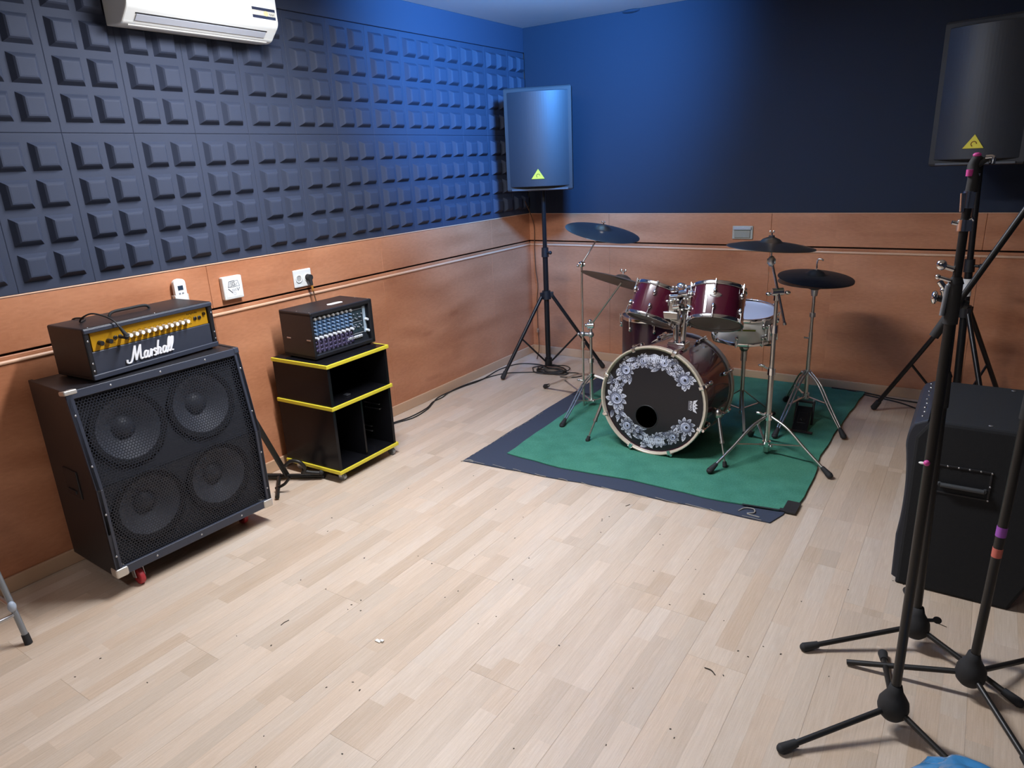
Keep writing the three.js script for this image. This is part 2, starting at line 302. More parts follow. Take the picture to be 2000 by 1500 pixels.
{ // square white box with an emblem
  const t = thing('emblem_box', 'square white plastic wall box printed with a grey diamond emblem', 'box', [.02, 1.0, 2.9]), Mx = wallLocal(2.898, 1.061);
  mesh('cover', [box(-.056, .056, -.058, .058, 0, .030, .007)], M.whitePlastic, t, { M: Mx });
  const em = canvasTex(256, 256, (c, w, h) => {
    c.fillStyle = '#eceeea'; c.fillRect(0, 0, w, h); c.strokeStyle = '#55585e'; c.lineWidth = 7; c.lineJoin = 'miter';
    const L = (pts, wd = 7, col = '#55585e') => { c.lineWidth = wd; c.strokeStyle = col; c.beginPath(); pts.forEach((p, i) => i ? c.lineTo(p[0], p[1]) : c.moveTo(p[0], p[1])); c.stroke(); };
    L([[60, 48], [98, 48], [92, 120], [40, 120], [60, 48]], 9); L([[66, 112], [76, 66], [86, 66]], 6);
    L([[104, 44], [154, 44]], 9); L([[154, 62], [118, 62], [110, 104], [150, 104], [146, 84], [130, 84]], 9); L([[100, 122], [160, 122]], 8);
    L([[162, 46], [196, 46], [218, 120], [166, 120], [170, 90], [190, 74]], 7, '#8a8d94');
    L([[36, 140], [98, 200]], 13); L([[98, 150], [104, 182]], 8, '#8d9098'); L([[122, 148], [126, 182]], 9, '#9b9ea8'); L([[148, 148], [150, 182]], 9, '#8d9098'); L([[172, 140], [186, 180], [216, 138]], 9, '#777a82');
    c.strokeStyle = '#c4c6cc'; c.lineWidth = 6; c.beginPath(); c.arc(128, 212, 18, 0, 7); c.stroke();
  });
  const g = new RoundedBoxGeometry(.094, .098, .0016, 1, .0006); metreUVplane(g, .094, .098); g.translate(.002, .002, .0305);
  mesh('emblem', g, std(0xffffff, .35, 0, { map: em }), t, { M: Mx });
}
function socketPlate(name, label, Mx, pos, w, h, plugged) {
  const t = thing(name, label, 'socket', pos);
  mesh('plate', [box(-w / 2, w / 2, -h / 2, h / 2, 0, .012, .006)], plugged ? M.whitePlastic : std(0xb9bab0, .4), t, { M: Mx });
  const ringG = (x, y) => lathe([[.0165, 0], [.0225, 0], [.0225, .004], [.0165, .004], [.0165, 0]], 28).rotateX(Math.PI / 2).translate(x, y, .012);
  if (plugged) for (const s of [-1, 1]) { const r = mesh('outlet', ringG(s * .030, 0), M.white, t, { M: Mx }); mesh('outlet_well', tube([s * .030, 0, .0125], [s * .030, 0, .014], .0165, .0165, 24), std(0xb5b5b0, .6), r, { M: Mx }); }
  else { mesh('cover_flap', [box(-w / 2 + .016, w / 2 - .016, -h / 2 + .010, h / 2 - .030, .012, .020, .004)], std(0x9a9a8e, .4), t, { M: Mx }); mesh('upper_bar', [box(-w / 2 + .010, w / 2 - .010, h / 2 - .027, h / 2 - .006, .012, .024, .004)], std(0xb7bfc8, .35), t, { M: Mx }); }
  return t;
}
socketPlate('wall_socket', 'white double socket on the left wall holding a black plug', wallLocal(2.440, 1.036), [.02, .98, 2.44], .125, .098, true);
socketPlate('wall_socket', 'beige grey covered socket on the back wall behind the drums', new THREE.Matrix4().makeTranslation(1.78, 1.058, .020), [1.78, 1.0, .02], .142, .092, false);
{ const t = thing('power_plug', 'black mains plug with cord hanging from the white socket to the mixer', 'plug', [.034, 1.03, 2.41]);
  mesh('plug_body', [tube([.0345, 1.036, 2.410], [.062, 1.036, 2.410], .019, .017, 20), tube([.052, 1.036, 2.410], [.060, .992, 2.408], .013, .008)], M.rubber, t);
  mesh('strain_relief', tube([.060, .992, 2.408], [.061, .962, 2.406], .0065, .005), M.orange, t);
  mesh('cord', path([[.061, .965, 2.406], [.064, .93, 2.402], [.075, .88, 2.404], [.085, .80, 2.41], [.080, .70, 2.42], [.085, .664, 2.43]], .0035, 30), M.cableBrown, t);
}
// ================================================================ GUITAR STACK
const CAB = { p: [.487, 0, 3.559], turn: 1.5318 };
{
  const t = thing('guitar_cabinet', 'large black slanted speaker cabinet with four round speakers behind a grille', 'speaker cabinet', CAB.p, CAB.turn);
  const w = .365, y0 = .088, yb = .47, y1 = .860, zt = -.068, zk = -.385, th = .018;
  const side = [[0, y0], [0, yb], [zt, y1], [zk, y1], [zk, y0]];
  const sideGeo = (x) => { const g = prism(side.map(p => [-p[0], p[1]]), th - .006, .003); g.rotateY(Math.PI / 2); /* shape x->-z */ return g.translate(x + .003, 0, 0); };
  mesh('side_panel', sideGeo(-w), M.tolex, t, { uv: 1 }); mesh('side_panel', sideGeo(w - th), M.tolex, t, { uv: 1 });
  mesh('top_panel', box(-w + th, w - th, y1 - th, y1, zk, zt, .003), M.tolex, t, { uv: 1 });
  mesh('bottom_panel', box(-w + th, w - th, y0, y0 + th, zk, 0, .003), M.tolex, t, { uv: 1 });
  mesh('back_panel', box(-w + th, w - th, y0 + th, y1 - th, zk, zk + .015), M.black, t);
  // front frame, following the slant
  const up = V(0, y1 - yb, zt).normalize(), nl = V(0, -up.z, up.y), fr = .026;
  const fb = [box(-w, w, y0, y0 + fr + .012, -.012, .003, .003), box(-w, -w + fr, y0, yb, -.012, .003, .003), box(w - fr, w, y0, yb, -.012, .003, .003)];
  const B = new THREE.Matrix4().makeBasis(V(1, 0, 0), up, nl).setPosition(0, yb, 0), Ls = Math.hypot(y1 - yb, zt);
  const fu = [box(-w, -w + fr, 0, Ls, -.012, .003, .003), box(w - fr, w, 0, Ls, -.012, .003, .003), box(-w, w, Ls - fr - .006, Ls, -.012, .003, .003)].map(g => g.applyMatrix4(B));
  mesh('front_frame', [...fb, ...fu], M.vinyl, t, { uv: 1 });
  // baffle and four speakers
  const SP = [[-.168, .660], [.150, .665], [-.165, .318], [.150, .322]];
  const board = (xa, xb, ya, yb2, holes) => { const q = new THREE.Shape(); q.moveTo(xa, ya); q.lineTo(xb, ya); q.lineTo(xb, yb2); q.lineTo(xa, yb2); for (const h of holes) { const c = new THREE.Path(); c.absarc(h[0], h[1], .134, 0, Math.PI * 2, true); q.holes.push(c); } return prism(q, .012, 0, 24).translate(0, 0, -.052); };
  mesh('baffle', [board(-w + th, w - th, y0 + th, yb, SP.slice(2)), board(-w + th, w - th, 0, Ls - .02, SP.slice(0, 2).map(a => [a[0], (a[1] - yb) / up.y])).applyMatrix4(B)], M.baffle, t);
  const spk = (x, y, upper) => {
    const Mx = upper ? B.clone().multiply(new THREE.Matrix4().makeTranslation(x, (y - yb) / up.y, 0)) : new THREE.Matrix4().makeTranslation(x, y, 0);
    const R = new THREE.Matrix4().makeRotationX(Math.PI / 2); Mx.multiply(R);          // lathe axis y -> front
    const s = mesh('speaker', lathe([[.152, -.040], [.154, -.030], [.149, -.026], [.142, -.026], [.140, -.031], [.132, -.027], [.126, -.033]], 48), std(rgb(.012, .012, .015), .85), t, { M: Mx });
    mesh('cone', lathe([[.127, -.033], [.10, -.050], [.07, -.070], [.048, -.086], [.04, -.088]], 48), M.cone, s, { M: Mx });
    mesh('dust_cap', lathe([[.0005, -.062], [.020, -.064], [.036, -.071], [.049, -.085]], 36), M.cap, s, { M: Mx });
  };
  SP.forEach((a, i) => spk(a[0], a[1], i < 2));
  mesh('grille', [box(-w + fr, w - fr, y0 + fr + .012, yb, -.0085, -.0075), box(-w + fr, w - fr, 0, Ls - fr - .006, -.0085, -.0075).applyMatrix4(B)], M.grilleCab, t, { uv: 1 });
  for (const s of [-1, 1]) for (const f of [.12, .36, .62, .88]) { const yy = f * (y1 - y0) + y0; if (yy < yb) mesh('rivet', ball([s * (w - .013), yy, .003], .0042, 1, 1, .5), M.nickel, t); else mesh('rivet', ball([s * (w - .013), (yy - yb) / up.y, .003], .0042, 1, 1, .5).applyMatrix4(B), M.nickel, t); }
  for (const x of [-.2, 0, .2]) { mesh('rivet', ball([x, Ls - .016, .003], .0042, 1, 1, .5).applyMatrix4(B), M.nickel, t); mesh('rivet', ball([x, y0 + .018, .003], .0042, 1, 1, .5), M.nickel, t); }
  // worn metal corners
  for (const s of [-1, 1]) mesh('corner_guard', [box(s > 0 ? w - .046 : -w - .004, s > 0 ? w + .004 : -w + .046, y0 - .004, y0 + .036, -.045, .007, .008)], std(rgb(.62, .58, .52), .4, .6), t);
  mesh('corner_guard', [box(-w - .004, -w + .045, Ls - .014, Ls + .005, -.045, .006, .006).applyMatrix4(B)], std(rgb(.62, .58, .52), .4, .6), t);
  mesh('corner_guard', [box(w - .024, w + .003, Ls - .026, Ls + .003, -.03, .005, .006).applyMatrix4(B)], M.vinyl, t);
  mesh('side_handle', [box(-w - .006, -w + .002, .40, .52, -.26, -.14, .004), box(-w - .012, -w - .002, .42, .435, -.235, -.165, .003)], M.black, t);
  for (const [x, z] of [[-.27, -.05], [.27, -.13], [-.27, -.33], [.27, -.33]]) {
    const c = mesh('caster', [box(x - .028, x + .028, y0 - .006, y0, z - .028, z + .028, .002), bar([x - .018, y0 - .004, z], [x - .018, .034, z + .012], .030, .003, V(1, 0, 0)), bar([x + .018, y0 - .004, z], [x + .018, .034, z + .012], .030, .003, V(1, 0, 0))], M.nickel, t);
    mesh('wheel', lathe([[.006, -.011], [.030, -.011], [.0335, -.006], [.0335, .006], [.030, .011], [.006, .011], [.006, -.011]], 28).rotateZ(Math.PI / 2).translate(x, .0335, z + .014), M.red, c);
  }
}
// amplifier head
{
  const t = thing('amplifier_head', 'black guitar amplifier head with gold control panel on the large cabinet', 'amplifier', [.367, .860, 3.512], 1.637);
  const w = .288, h = .213, d = .25;
  mesh('case', [box(-w, w, .008, .028, -d, 0, .006), box(-w, w, h - .020, h, -d, 0, .008), box(-w, -w + .022, .01, h - .005, -d, 0, .008), box(w - .022, w, .01, h - .005, -d, 0, .008), box(-w + .02, w - .02, .02, h - .01, -d + .004, -.03)], M.tolex, t, { uv: 1 });
  mesh('front_edge', [box(-w + .002, w - .002, h - .021, h - .004, -.010, .004, .004), box(-w + .002, w - .002, .008, .030, -.010, .004, .004)], M.vinyl, t);
  const gp = canvasTex(1024, 128, (c, W, HH) => { c.fillStyle = '#cf9a1f'; c.fillRect(0, 0, W, HH); c.strokeStyle = '#3a2a08'; c.lineWidth = 2; for (let i = 0; i < 13; i++) { const x = 300 + i * 46; c.beginPath(); c.arc(x, 66, 20, 2.4, 7.0); c.stroke(); c.fillStyle = '#3a2a08'; c.fillRect(x - 14, 100, 28, 4); } c.fillStyle = '#4a360c'; for (let i = 0; i < 8; i++) c.fillRect(830 + i * 13, 16 + (i % 2) * 3, 8, 12 - (i % 3) * 2); c.fillRect(60, 100, 40, 4); c.fillRect(140, 100, 40, 4); });
  const pg = box(-w + .030, w - .026, .118, h - .024, -.034, -.012); { const p = pg.attributes.position, uv = pg.attributes.uv; for (let i = 0; i < p.count; i++) uv.setXY(i, (p.getX(i) + w - .03) / (2 * w - .056), (p.getY(i) - .118) / (h - .142)); }
  mesh('control_panel', pg, std(0xffffff, .35, .3, { map: gp }), t);
  mesh('front_cloth', box(-w + .022, w - .022, .028, .116, -.03, -.008, .003), M.vinyl, t);
  const knob = new THREE.CylinderGeometry(.0085, .0098, .020, 16).rotateX(Math.PI / 2), cap = new THREE.CylinderGeometry(.0078, .0078, .002, 16).rotateX(Math.PI / 2);
  for (let i = 0; i < 11; i++) { const x = -w + .178 + i * .0262, k = mesh('knob', knob.clone().translate(x, .150, .0), std(rgb(.55, .52, .48), .35, .55), t); mesh('knob_cap', cap.clone().translate(x, .150, .0105), M.white, k); }
  for (const x of [-w + .06, -w + .095]) mesh('knob', knob.clone().translate(x, .146, 0), M.black, t);
  for (const x of [-w + .125, -w + .145, w - .088, w - .066]) mesh('jack', lathe([[.003, 0], [.008, 0], [.008, .004], [.003, .004]], 18).rotateX(Math.PI / 2).translate(x, .152, -.012), M.black, t);
  mesh('pilot_light', tube([w - .042, .164, -.012], [w - .042, .164, -.006], .008, .007, 18), std(0x2a2010, .2), t);
  // raised white script lettering
  const strokes = [[[-.36, .22], [-.33, .02], [-.12, -.02], [.0, .2], [.1, .62], [.2, 1.02]], [[.2, 1.02], [.22, .55], [.28, .06]], [[.28, .06], [.44, .58], [.58, 1.02]], [[.58, 1.02], [.58, .5], [.64, .06], [.78, .1]],
    [[1.1, .42], [.98, .5], [.86, .3], [.9, .06], [1.03, .1], [1.1, .42]], [[1.13, .5], [1.1, .1], [1.18, .04], [1.27, .14]], [[1.27, .14], [1.37, .52], [1.42, .40], [1.52, .44]], [[1.40, .42], [1.37, .05]],
    [[1.75, .42], [1.64, .5], [1.58, .38], [1.71, .22], [1.68, .05], [1.54, .08]], [[1.9, 1.0], [1.84, .5], [1.83, .05]], [[1.83, .26], [1.94, .5], [2.04, .42], [2.02, .06], [2.12, .08]],
    [[2.46, .42], [2.34, .5], [2.22, .3], [2.26, .06], [2.39, .1], [2.46, .42]], [[2.49, .5], [2.46, .1], [2.54, .04], [2.62, .14]],
    [[2.60, .12], [2.76, .66], [2.76, 1.04], [2.67, .9], [2.66, .12], [2.78, .06]], [[2.78, .06], [2.98, .66], [2.98, 1.04], [2.89, .9], [2.88, .12], [3.02, .08]]];
  const lg = []; for (const s of strokes) for (const o of [0, .05]) lg.push(path(s.map(p => [(p[0] + o + p[1] * .16 - 1.42) * .0615, p[1] * .062, 0]), .0034, s.length * 6, 6));
  mesh('script_logo', mergeGeometries(lg.map(clean)).scale(1, 1, .9).translate(-.034, .040, -.004), M.whiteLogo, t);
  for (const s of [-1, 1]) for (const y of [.045, .075, h - .05]) mesh('screw', ball([s * (w - .011), y, .001], .0038, 1, 1, .4), M.nickel, t);
  for (const x of [-.26, .02]) mesh('screw', ball([x, h, -.012], .0036, 1, .5, 1), M.nickel, t);
  mesh('strap_handle', path([[-.09, h, -.15], [-.08, h + .012, -.15], [0, h + .016, -.15], [.08, h + .012, -.15], [.09, h, -.15]], .006, 24), M.rubber, t);
  for (const [x, z] of [[-w + .03, -.03], [w - .03, -.03], [-w + .03, -d + .03], [w - .03, -d + .03]]) mesh('foot', tube([x, 0, z], [x, .009, z], .012, .013), M.rubber, t);
  // instrument lead left in the input
  const c = thing('jack_cable', 'black lead plugged into the gold amplifier panel and looped over its top', 'cable', [.367, .860, 3.512], 1.637);
  mesh('plug', [tube([-0.142, .150, -.010], [-0.142, .150, .034], .0065, .0065), tube([-0.142, .150, .026], [-0.144, .162, .040], .0095, .0095), tube([-0.144, .158, .036], [-0.158, .196, .026], .0090, .005)], M.rubber, c);
  mesh('lead', path([[-0.158, .194, .026], [-0.164, .217, .012], [-0.174, .238, -.03], [-0.202, .252, -.07], [-0.224, .238, -.10], [-0.220, .219, -.13], [-0.189, .2165, -.16], [-0.164, .2165, -.20], [-0.184, .214, -.246], [-0.194, .17, -.262], [-0.194, .02, -.266]], .0033, 60), M.cable, c);
}
// ================================================================ RACK BOX AND MIXER
{
  const t = thing('rack_box', 'glossy black open box on casters with yellow edged shelves', 'cabinet', [.4835, 0, 2.517], 1.596);
  const w = .228, d = .42, yB = .052, yM = .412, yT = .640, s = .018;
  const edge = (y) => [box(-w - .006, w + .006, y, y + .020, -.004, .006, .003), box(-w - .006, -w + .004, y, y + .020, -d, .002, .003), box(w - .004, w + .006, y, y + .020, -d, .002, .003)];
  for (const [n, y] of [['bottom_board', yB], ['middle_shelf', yM], ['top_board', yT]]) { const b = mesh(n, box(-w, w, y + .001, y + .019, -d, 0), M.gloss, t); mesh('yellow_edge', edge(y), M.yellow, b); }
  mesh('side_panel', box(-w + .004, -w + .004 + s, yB + .019, yM, -d, -.006), M.gloss, t); mesh('side_panel', box(w - .004 - s, w - .004, yB + .019, yM, -d, -.006), M.gloss, t);
  mesh('side_panel', box(-w + .004, -w + .004 + s, yM + .019, yT, -d, -.006), M.gloss, t); mesh('side_panel', box(w - .004 - s, w - .004, yM + .019, yT, -d, -.006), M.gloss, t);
  mesh('back_panel', [box(-w + .02, w - .02, yB + .02, yM, -d, -d + .012), box(-w + .02, w - .02, yM + .02, yT, -d, -d + .012)], M.gloss, t);
  mesh('divider', box(.004, .016, yB + .02, yM, -d + .012, -.03), M.gloss, t);
  for (const [y, z] of [[.30, -.12], [.27, -.12], [.15, -.2], [.12, -.2]]) mesh('reflection_bar', box(w - .032, w - .022, y, y + .006, z - .08, z + .04, .002), M.nickel, t);  // pale bars stand in for reflections on the glossy inner side
  mesh('bracket', box(-.05, -.02, yM + .020, yM + .026, -.10, -.07, .002), M.nickel, t);
  for (const [x, z] of [[-w + .04, -.04], [w - .03, -.03], [-w + .04, -d + .05], [w - .03, -d + .05]]) {
    const c = mesh('caster', [box(x - .02, x + .02, yB - .006, yB, z - .02, z + .02, .002), bar([x - .012, yB - .004, z], [x - .012, .022, z + .008], .02, .002, V(1, 0, 0)), bar([x + .012, yB - .004, z], [x + .012, .022, z + .008], .02, .002, V(1, 0, 0))], M.nickel, t);
    mesh('wheel', tube([x - .009, .022, z + .008], [x + .009, .022, z + .008], .022, .022, 24), M.greySteel, c);
  }
}
{
  const t = thing('powered_mixer', 'black powered mixer with rows of grey and blue knobs on the box', 'mixer', [.380, .660, 2.495], 1.547);
  const w = .216, h = .254, d = .255;
  mesh('case', [box(-w, w, .006, .030, -d, 0, .006), box(-w, w, h - .024, h, -d, 0, .006), box(-w, -w + .016, .008, h - .004, -d, 0, .006), box(w - .026, w, .008, h - .004, -d, 0, .006), box(-w + .01, w - .01, .01, h - .01, -d + .004, -.04)], M.tolex, t, { uv: 1 });
  const fp = canvasTex(768, 448, (c, W, HH) => {
    c.fillStyle = '#2b3038'; c.fillRect(0, 0, W, HH); c.fillStyle = '#35506f'; c.fillRect(0, 40, 505, 190); c.fillStyle = '#5b5470'; c.fillRect(0, 250, 505, 190);
    c.strokeStyle = '#9aa4b0'; c.lineWidth = 2; for (let i = 1; i < 9; i++) { c.beginPath(); c.moveTo(i * 56, 0); c.lineTo(i * 56, HH); c.stroke(); }
    c.fillStyle = '#2a3a42'; c.fillRect(520, 50, 180, 130); c.fillRect(520, 205, 180, 120); c.strokeStyle = '#c8d2da'; c.lineWidth = 5; c.beginPath(); c.moveTo(515, 40); c.lineTo(705, 40); c.moveTo(515, 196); c.lineTo(690, 196); c.stroke(); c.strokeStyle = '#e8eef2'; c.beginPath(); c.moveTo(515, 340); c.lineTo(700, 340); c.stroke();
    c.fillStyle = '#a9bccb'; c.fillRect(708, 20, 40, 330); c.strokeStyle = '#6d8794'; c.lineWidth = 2; for (let i = 0; i < 9; i++) { c.beginPath(); c.moveTo(532 + i * 19, 62); c.lineTo(532 + i * 19, 170); c.moveTo(532 + i * 19, 216); c.lineTo(532 + i * 19, 316); c.stroke(); }
  });
  const px0 = -w + .018, px1 = w - .030, py0 = .030, py1 = h - .026, pg = box(px0, px1, py0, py1, -.045, -.020); { const p = pg.attributes.position, uv = pg.attributes.uv; for (let i = 0; i < p.count; i++) uv.setXY(i, (p.getX(i) - px0) / (px1 - px0), (p.getY(i) - py0) / (py1 - py0)); }
  mesh('faceplate', pg, std(0xffffff, .4, .1, { map: fp }), t);
  const kc = (r, l) => new THREE.CylinderGeometry(r * .8, r, l, 12).rotateX(Math.PI / 2), X = i => px0 + .016 + i * .0305;
  const grayK = std(0x8c8a86, .4), blueK = std(0x7d96b4, .4), whiteK = std(0xd9dde2, .35), jackM = std(0x585070, .5, .3);
  const A = kc(.0085, .018), B2 = kc(.0065, .014), C = kc(.0085, .020), J = lathe([[.003, 0], [.0085, 0], [.0085, .006], [.003, .006]], 14).rotateX(Math.PI / 2);
  const shared = (g, m, x, y, z, n) => { const q = new THREE.Mesh(g, m); q.name = n; q.castShadow = q.receiveShadow = true; q.position.set(x, y, z); t.add(q); };
  const cA = clean(A), cB = clean(B2), cC = clean(C), cJ = clean(J);
  for (let i = 0; i < 9; i++) {
    shared(cA, grayK, X(i), py1 - .012, -.011, 'knob');
    for (let r = 0; r < 4; r++) shared(cB, blueK, X(i), py1 - .032 - r * .0195, -.013, 'knob');
    shared(cC, whiteK, X(i), py1 - .114, -.010, 'knob');
    for (let r = 0; r < 3; r++) shared(cJ, jackM, X(i), py1 - .138 - r * .0215, -.020, 'jack_socket');
  }
  const F = clean(box(-.0035, .0035, -.003, .003, 0, .008, .001)); const R = mulberry(9);
  for (let i = 0; i < 9; i++) for (const [a, b] of [[.62, .86], [.29, .51]]) shared(F, M.grey, px0 + (532 + i * 19) / 768 * (px1 - px0), py0 + (a + (b - a) * R()) * (py1 - py0), -.020, 'fader');
  for (let i = 0; i < 8; i++) shared(cJ, whiteK, px0 + .232 + i * .0135, py0 + .030, -.020, 'jack_socket');
  for (const [x, y] of [[px1 - .012, py0 + .052], [px1 - .012, py0 + .115]]) shared(cC, whiteK, x, y, -.010, 'knob');
  { const s = new THREE.Shape(); s.moveTo(-.052, -.010); s.lineTo(-.038, -.024); s.lineTo(.044, -.024); s.lineTo(.056, -.006); s.lineTo(.046, .012); s.lineTo(-.036, .014); mesh('top_label', prism(s, .0015).rotateX(-Math.PI / 2).translate(.028, h, -.098), M.white, t); }
  for (const s of [-1, 1]) for (const z of [-.02, -.12]) mesh('screw', ball([s * (w - .012), h, z], .0035, 1, .5, 1), M.nickel, t);
  for (const z of [-.03, -.19]) mesh('side_stud', box(-w - .002, -w + .002, .105, .112, z - .022, z + .010, .001), M.nickel, t);
  for (const [x, z] of [[-w + .03, -.03], [w - .03, -.03], [-w + .03, -d + .03], [w - .03, -d + .03]]) mesh('foot', tube([x, 0, z], [x, .008, z], .012, .013), M.rubber, t);
}
{ // folded guitar stand between the cabinet and the box
  const t = thing('guitar_stand', 'black folded guitar stand on the floor between cabinet and rack box', 'stand', [.2, 0, 2.85]);
  mesh('base_tube', [tube([.335, .015, 2.745], [.14, .018, 2.865], .013), tube([.14, .018, 2.865], [.06, .022, 2.915], .016)], M.poleBlack, t);
  mesh('post', [bar([.17, .02, 2.846], [.21, .56, 3.075], .030, .014, V(1, 0, 0))], M.poleBlack, t);
  mesh('cradle', [path([[.20, .095, 2.875], [.235, .125, 2.855], [.275, .115, 2.83], [.29, .075, 2.815], [.27, .045, 2.82]], .010, 24), path([[.27, .060, 2.82], [.30, .050, 2.80], [.345, .040, 2.765]], .012, 16)], M.poleBlack, t);
  mesh('rubber_tip', [ball([.350, .042, 2.760], .014), tube([.335, .015, 2.745], [.348, .015, 2.737], .015)], M.rubber, t);
  mesh('front_leg', [tube([.17, .03, 2.90], [.335, .018, 3.045], .011), path([[.25, .022, 2.985], [.30, .05, 2.965], [.325, .085, 2.945]], .008, 14)], M.poleBlack, t);
}
// ================================================================ PA SPEAKERS ON TRIPODS
function paStand(label, base, angles, top, collarY, group) {
  const t = thing('speaker_stand', label, 'speaker stand', base, null, group), B = v3(base), T = v3(top), at = y => B.clone().lerp(T, (y - B.y) / (T.y - B.y));
  mesh('lower_tube', [tube(at(.05), at(.955), .0205), tube(at(.04), at(.10), .030, .030)], M.steelBlack, t);
  mesh('upper_tube', tube(at(.93), T, .0165), M.steelBlack, t);
  mesh('clamp', [tube(at(.90), at(.97), .028, .026, 18), tube(at(.935), at(.935).add(V(.05, 0, .015)), .008), ball(at(.935).add(V(.055, 0, .017)), .014)], M.black, t);
  mesh('collar', [tube(at(collarY - .035), at(collarY + .03), .036, .032, 20), ...angles.map(a => { const c = at(collarY); return box(-.012, .012, -.02, .02, .02, .055, .003).rotateY(Math.PI / 2 - a).translate(c.x, c.y, c.z); })], M.black, t);
  for (const a of angles) {
    const d = V(Math.cos(a), 0, Math.sin(a)), p0 = at(collarY - .01).addScaledVector(d, .045), p1 = B.clone().addScaledVector(d, .43); p1.y = .022;
    const leg = mesh('leg', tube(p0, p1, .0135), M.steelBlack, t);
    const e = p1.clone().sub(p0).normalize();
    mesh('rubber_foot', [tube(p1.clone().addScaledVector(e, -.05), p1.clone().addScaledVector(e, .006), .017, .019), ball(p1, .018, 1, 1, 1)], M.rubber, leg);
    const mid = p0.clone().lerp(p1, .52), lo = at(.075).addScaledVector(d, .028);
    mesh('brace', tube(lo, mid, .0072), M.steelBlack, t);
  }
  return t;
}
function paSpeaker(label, p, turn, group, h, w) {
  const t = thing('pa_speaker', label, 'loudspeaker', p, turn, group), d = .36, bulge = .045;
  const plan = (ww, z0, b) => { const s = new THREE.Shape(); s.moveTo(-ww / 2, z0); s.quadraticCurveTo(0, z0 + 2 * b, ww / 2, z0); return s; };
  const s = plan(w, .14, 0); s.lineTo(w / 2, .06); s.lineTo(w * .33, .14 - d); s.quadraticCurveTo(0, .14 - d - .03, -w * .33, .14 - d); s.lineTo(-w / 2, .06); s.lineTo(-w / 2, .14);
  mesh('cabinet', prism(s, h - .024, .012, 12).rotateX(Math.PI / 2).translate(0, h - .012, 0), M.paBody, t);
  const g = plan(w - .03, .150, bulge); g.lineTo(w / 2 - .015, .145); g.lineTo(-w / 2 + .015, .145);
  mesh('grille', prism(g, h - .07, .004, 24).rotateX(Math.PI / 2).translate(0, h - .035, 0), M.paGrille, t);
  const tri = new THREE.Shape(); tri.moveTo(-.046, 0); tri.lineTo(.046, 0); tri.lineTo(.002, .066);
  const bd = mesh('badge', prism(tri, .003, .001).translate(-.005, .085, .150 + bulge + .004), M.yellow, t);
  mesh('badge_mark', [new THREE.TorusGeometry(.012, .0022, 6, 16, 4.2).translate(-.003, .106, .150 + bulge + .0085)], std(0x8a5a20, .5), bd);
  mesh('pole_socket', tube([0, -.004, 0], [0, .02, 0], .03, .03, 20), M.black, t);
  mesh('bottom_trim', box(-w / 2 + .02, w / 2 - .02, .004, .016, .146, .158, .003), std(rgb(.08, .09, .11), .35), t);
  return t;
}
const G1 = 'loudspeaker stands in the far corners', G2 = 'loudspeakers on tripod stands';
paStand('black tripod stand in the far left corner under a loudspeaker', [.415, 0, .439], [2.00, -.50, 4.17], [.415, 1.392, .439], .61, G1);
paSpeaker('black loudspeaker on a stand in the corner tinted by the added blue light', [.405, 1.394, .430], .42, G2, .70, .45);
paStand('black tripod stand behind the microphone stands on the right', [3.178, 0, .40], [3.24, 1.13, -.96], [3.120, 1.470, .40], .68, G1);
paSpeaker('black loudspeaker at the upper right edge above the microphone stands', [3.125, 1.474, .42], -.20, G2, .70, .40);
{ const t = thing('white_tape', 'strip of white tape wrapped round the right loudspeaker pole', 'tape', [3.15, .78, .40]);
  mesh('tape_wrap', tube([3.1475, .765, .40], [3.1440, .862, .40], .0225, .0225, 20), M.white, t); }
{ const t = thing('hanging_cable', 'thin brown speaker cable hanging down the corner behind the stand', 'cable', [.08, 0, .06]);
  mesh('lead', path([[.10, 1.30, .20], [.075, 1.10, .040], [.073, .90, .040], [.08, .72, .042], [.10, .60, .05], [.082, .45, .045], [.085, .25, .05], [.12, .06, .10], [.17, .006, .22]], .0035, 70), M.cableBrown, t);
  mesh('connector', tube([.083, .19, .05], [.083, .225, .05], .011, .011), std(0xb08c72, .5), t); }
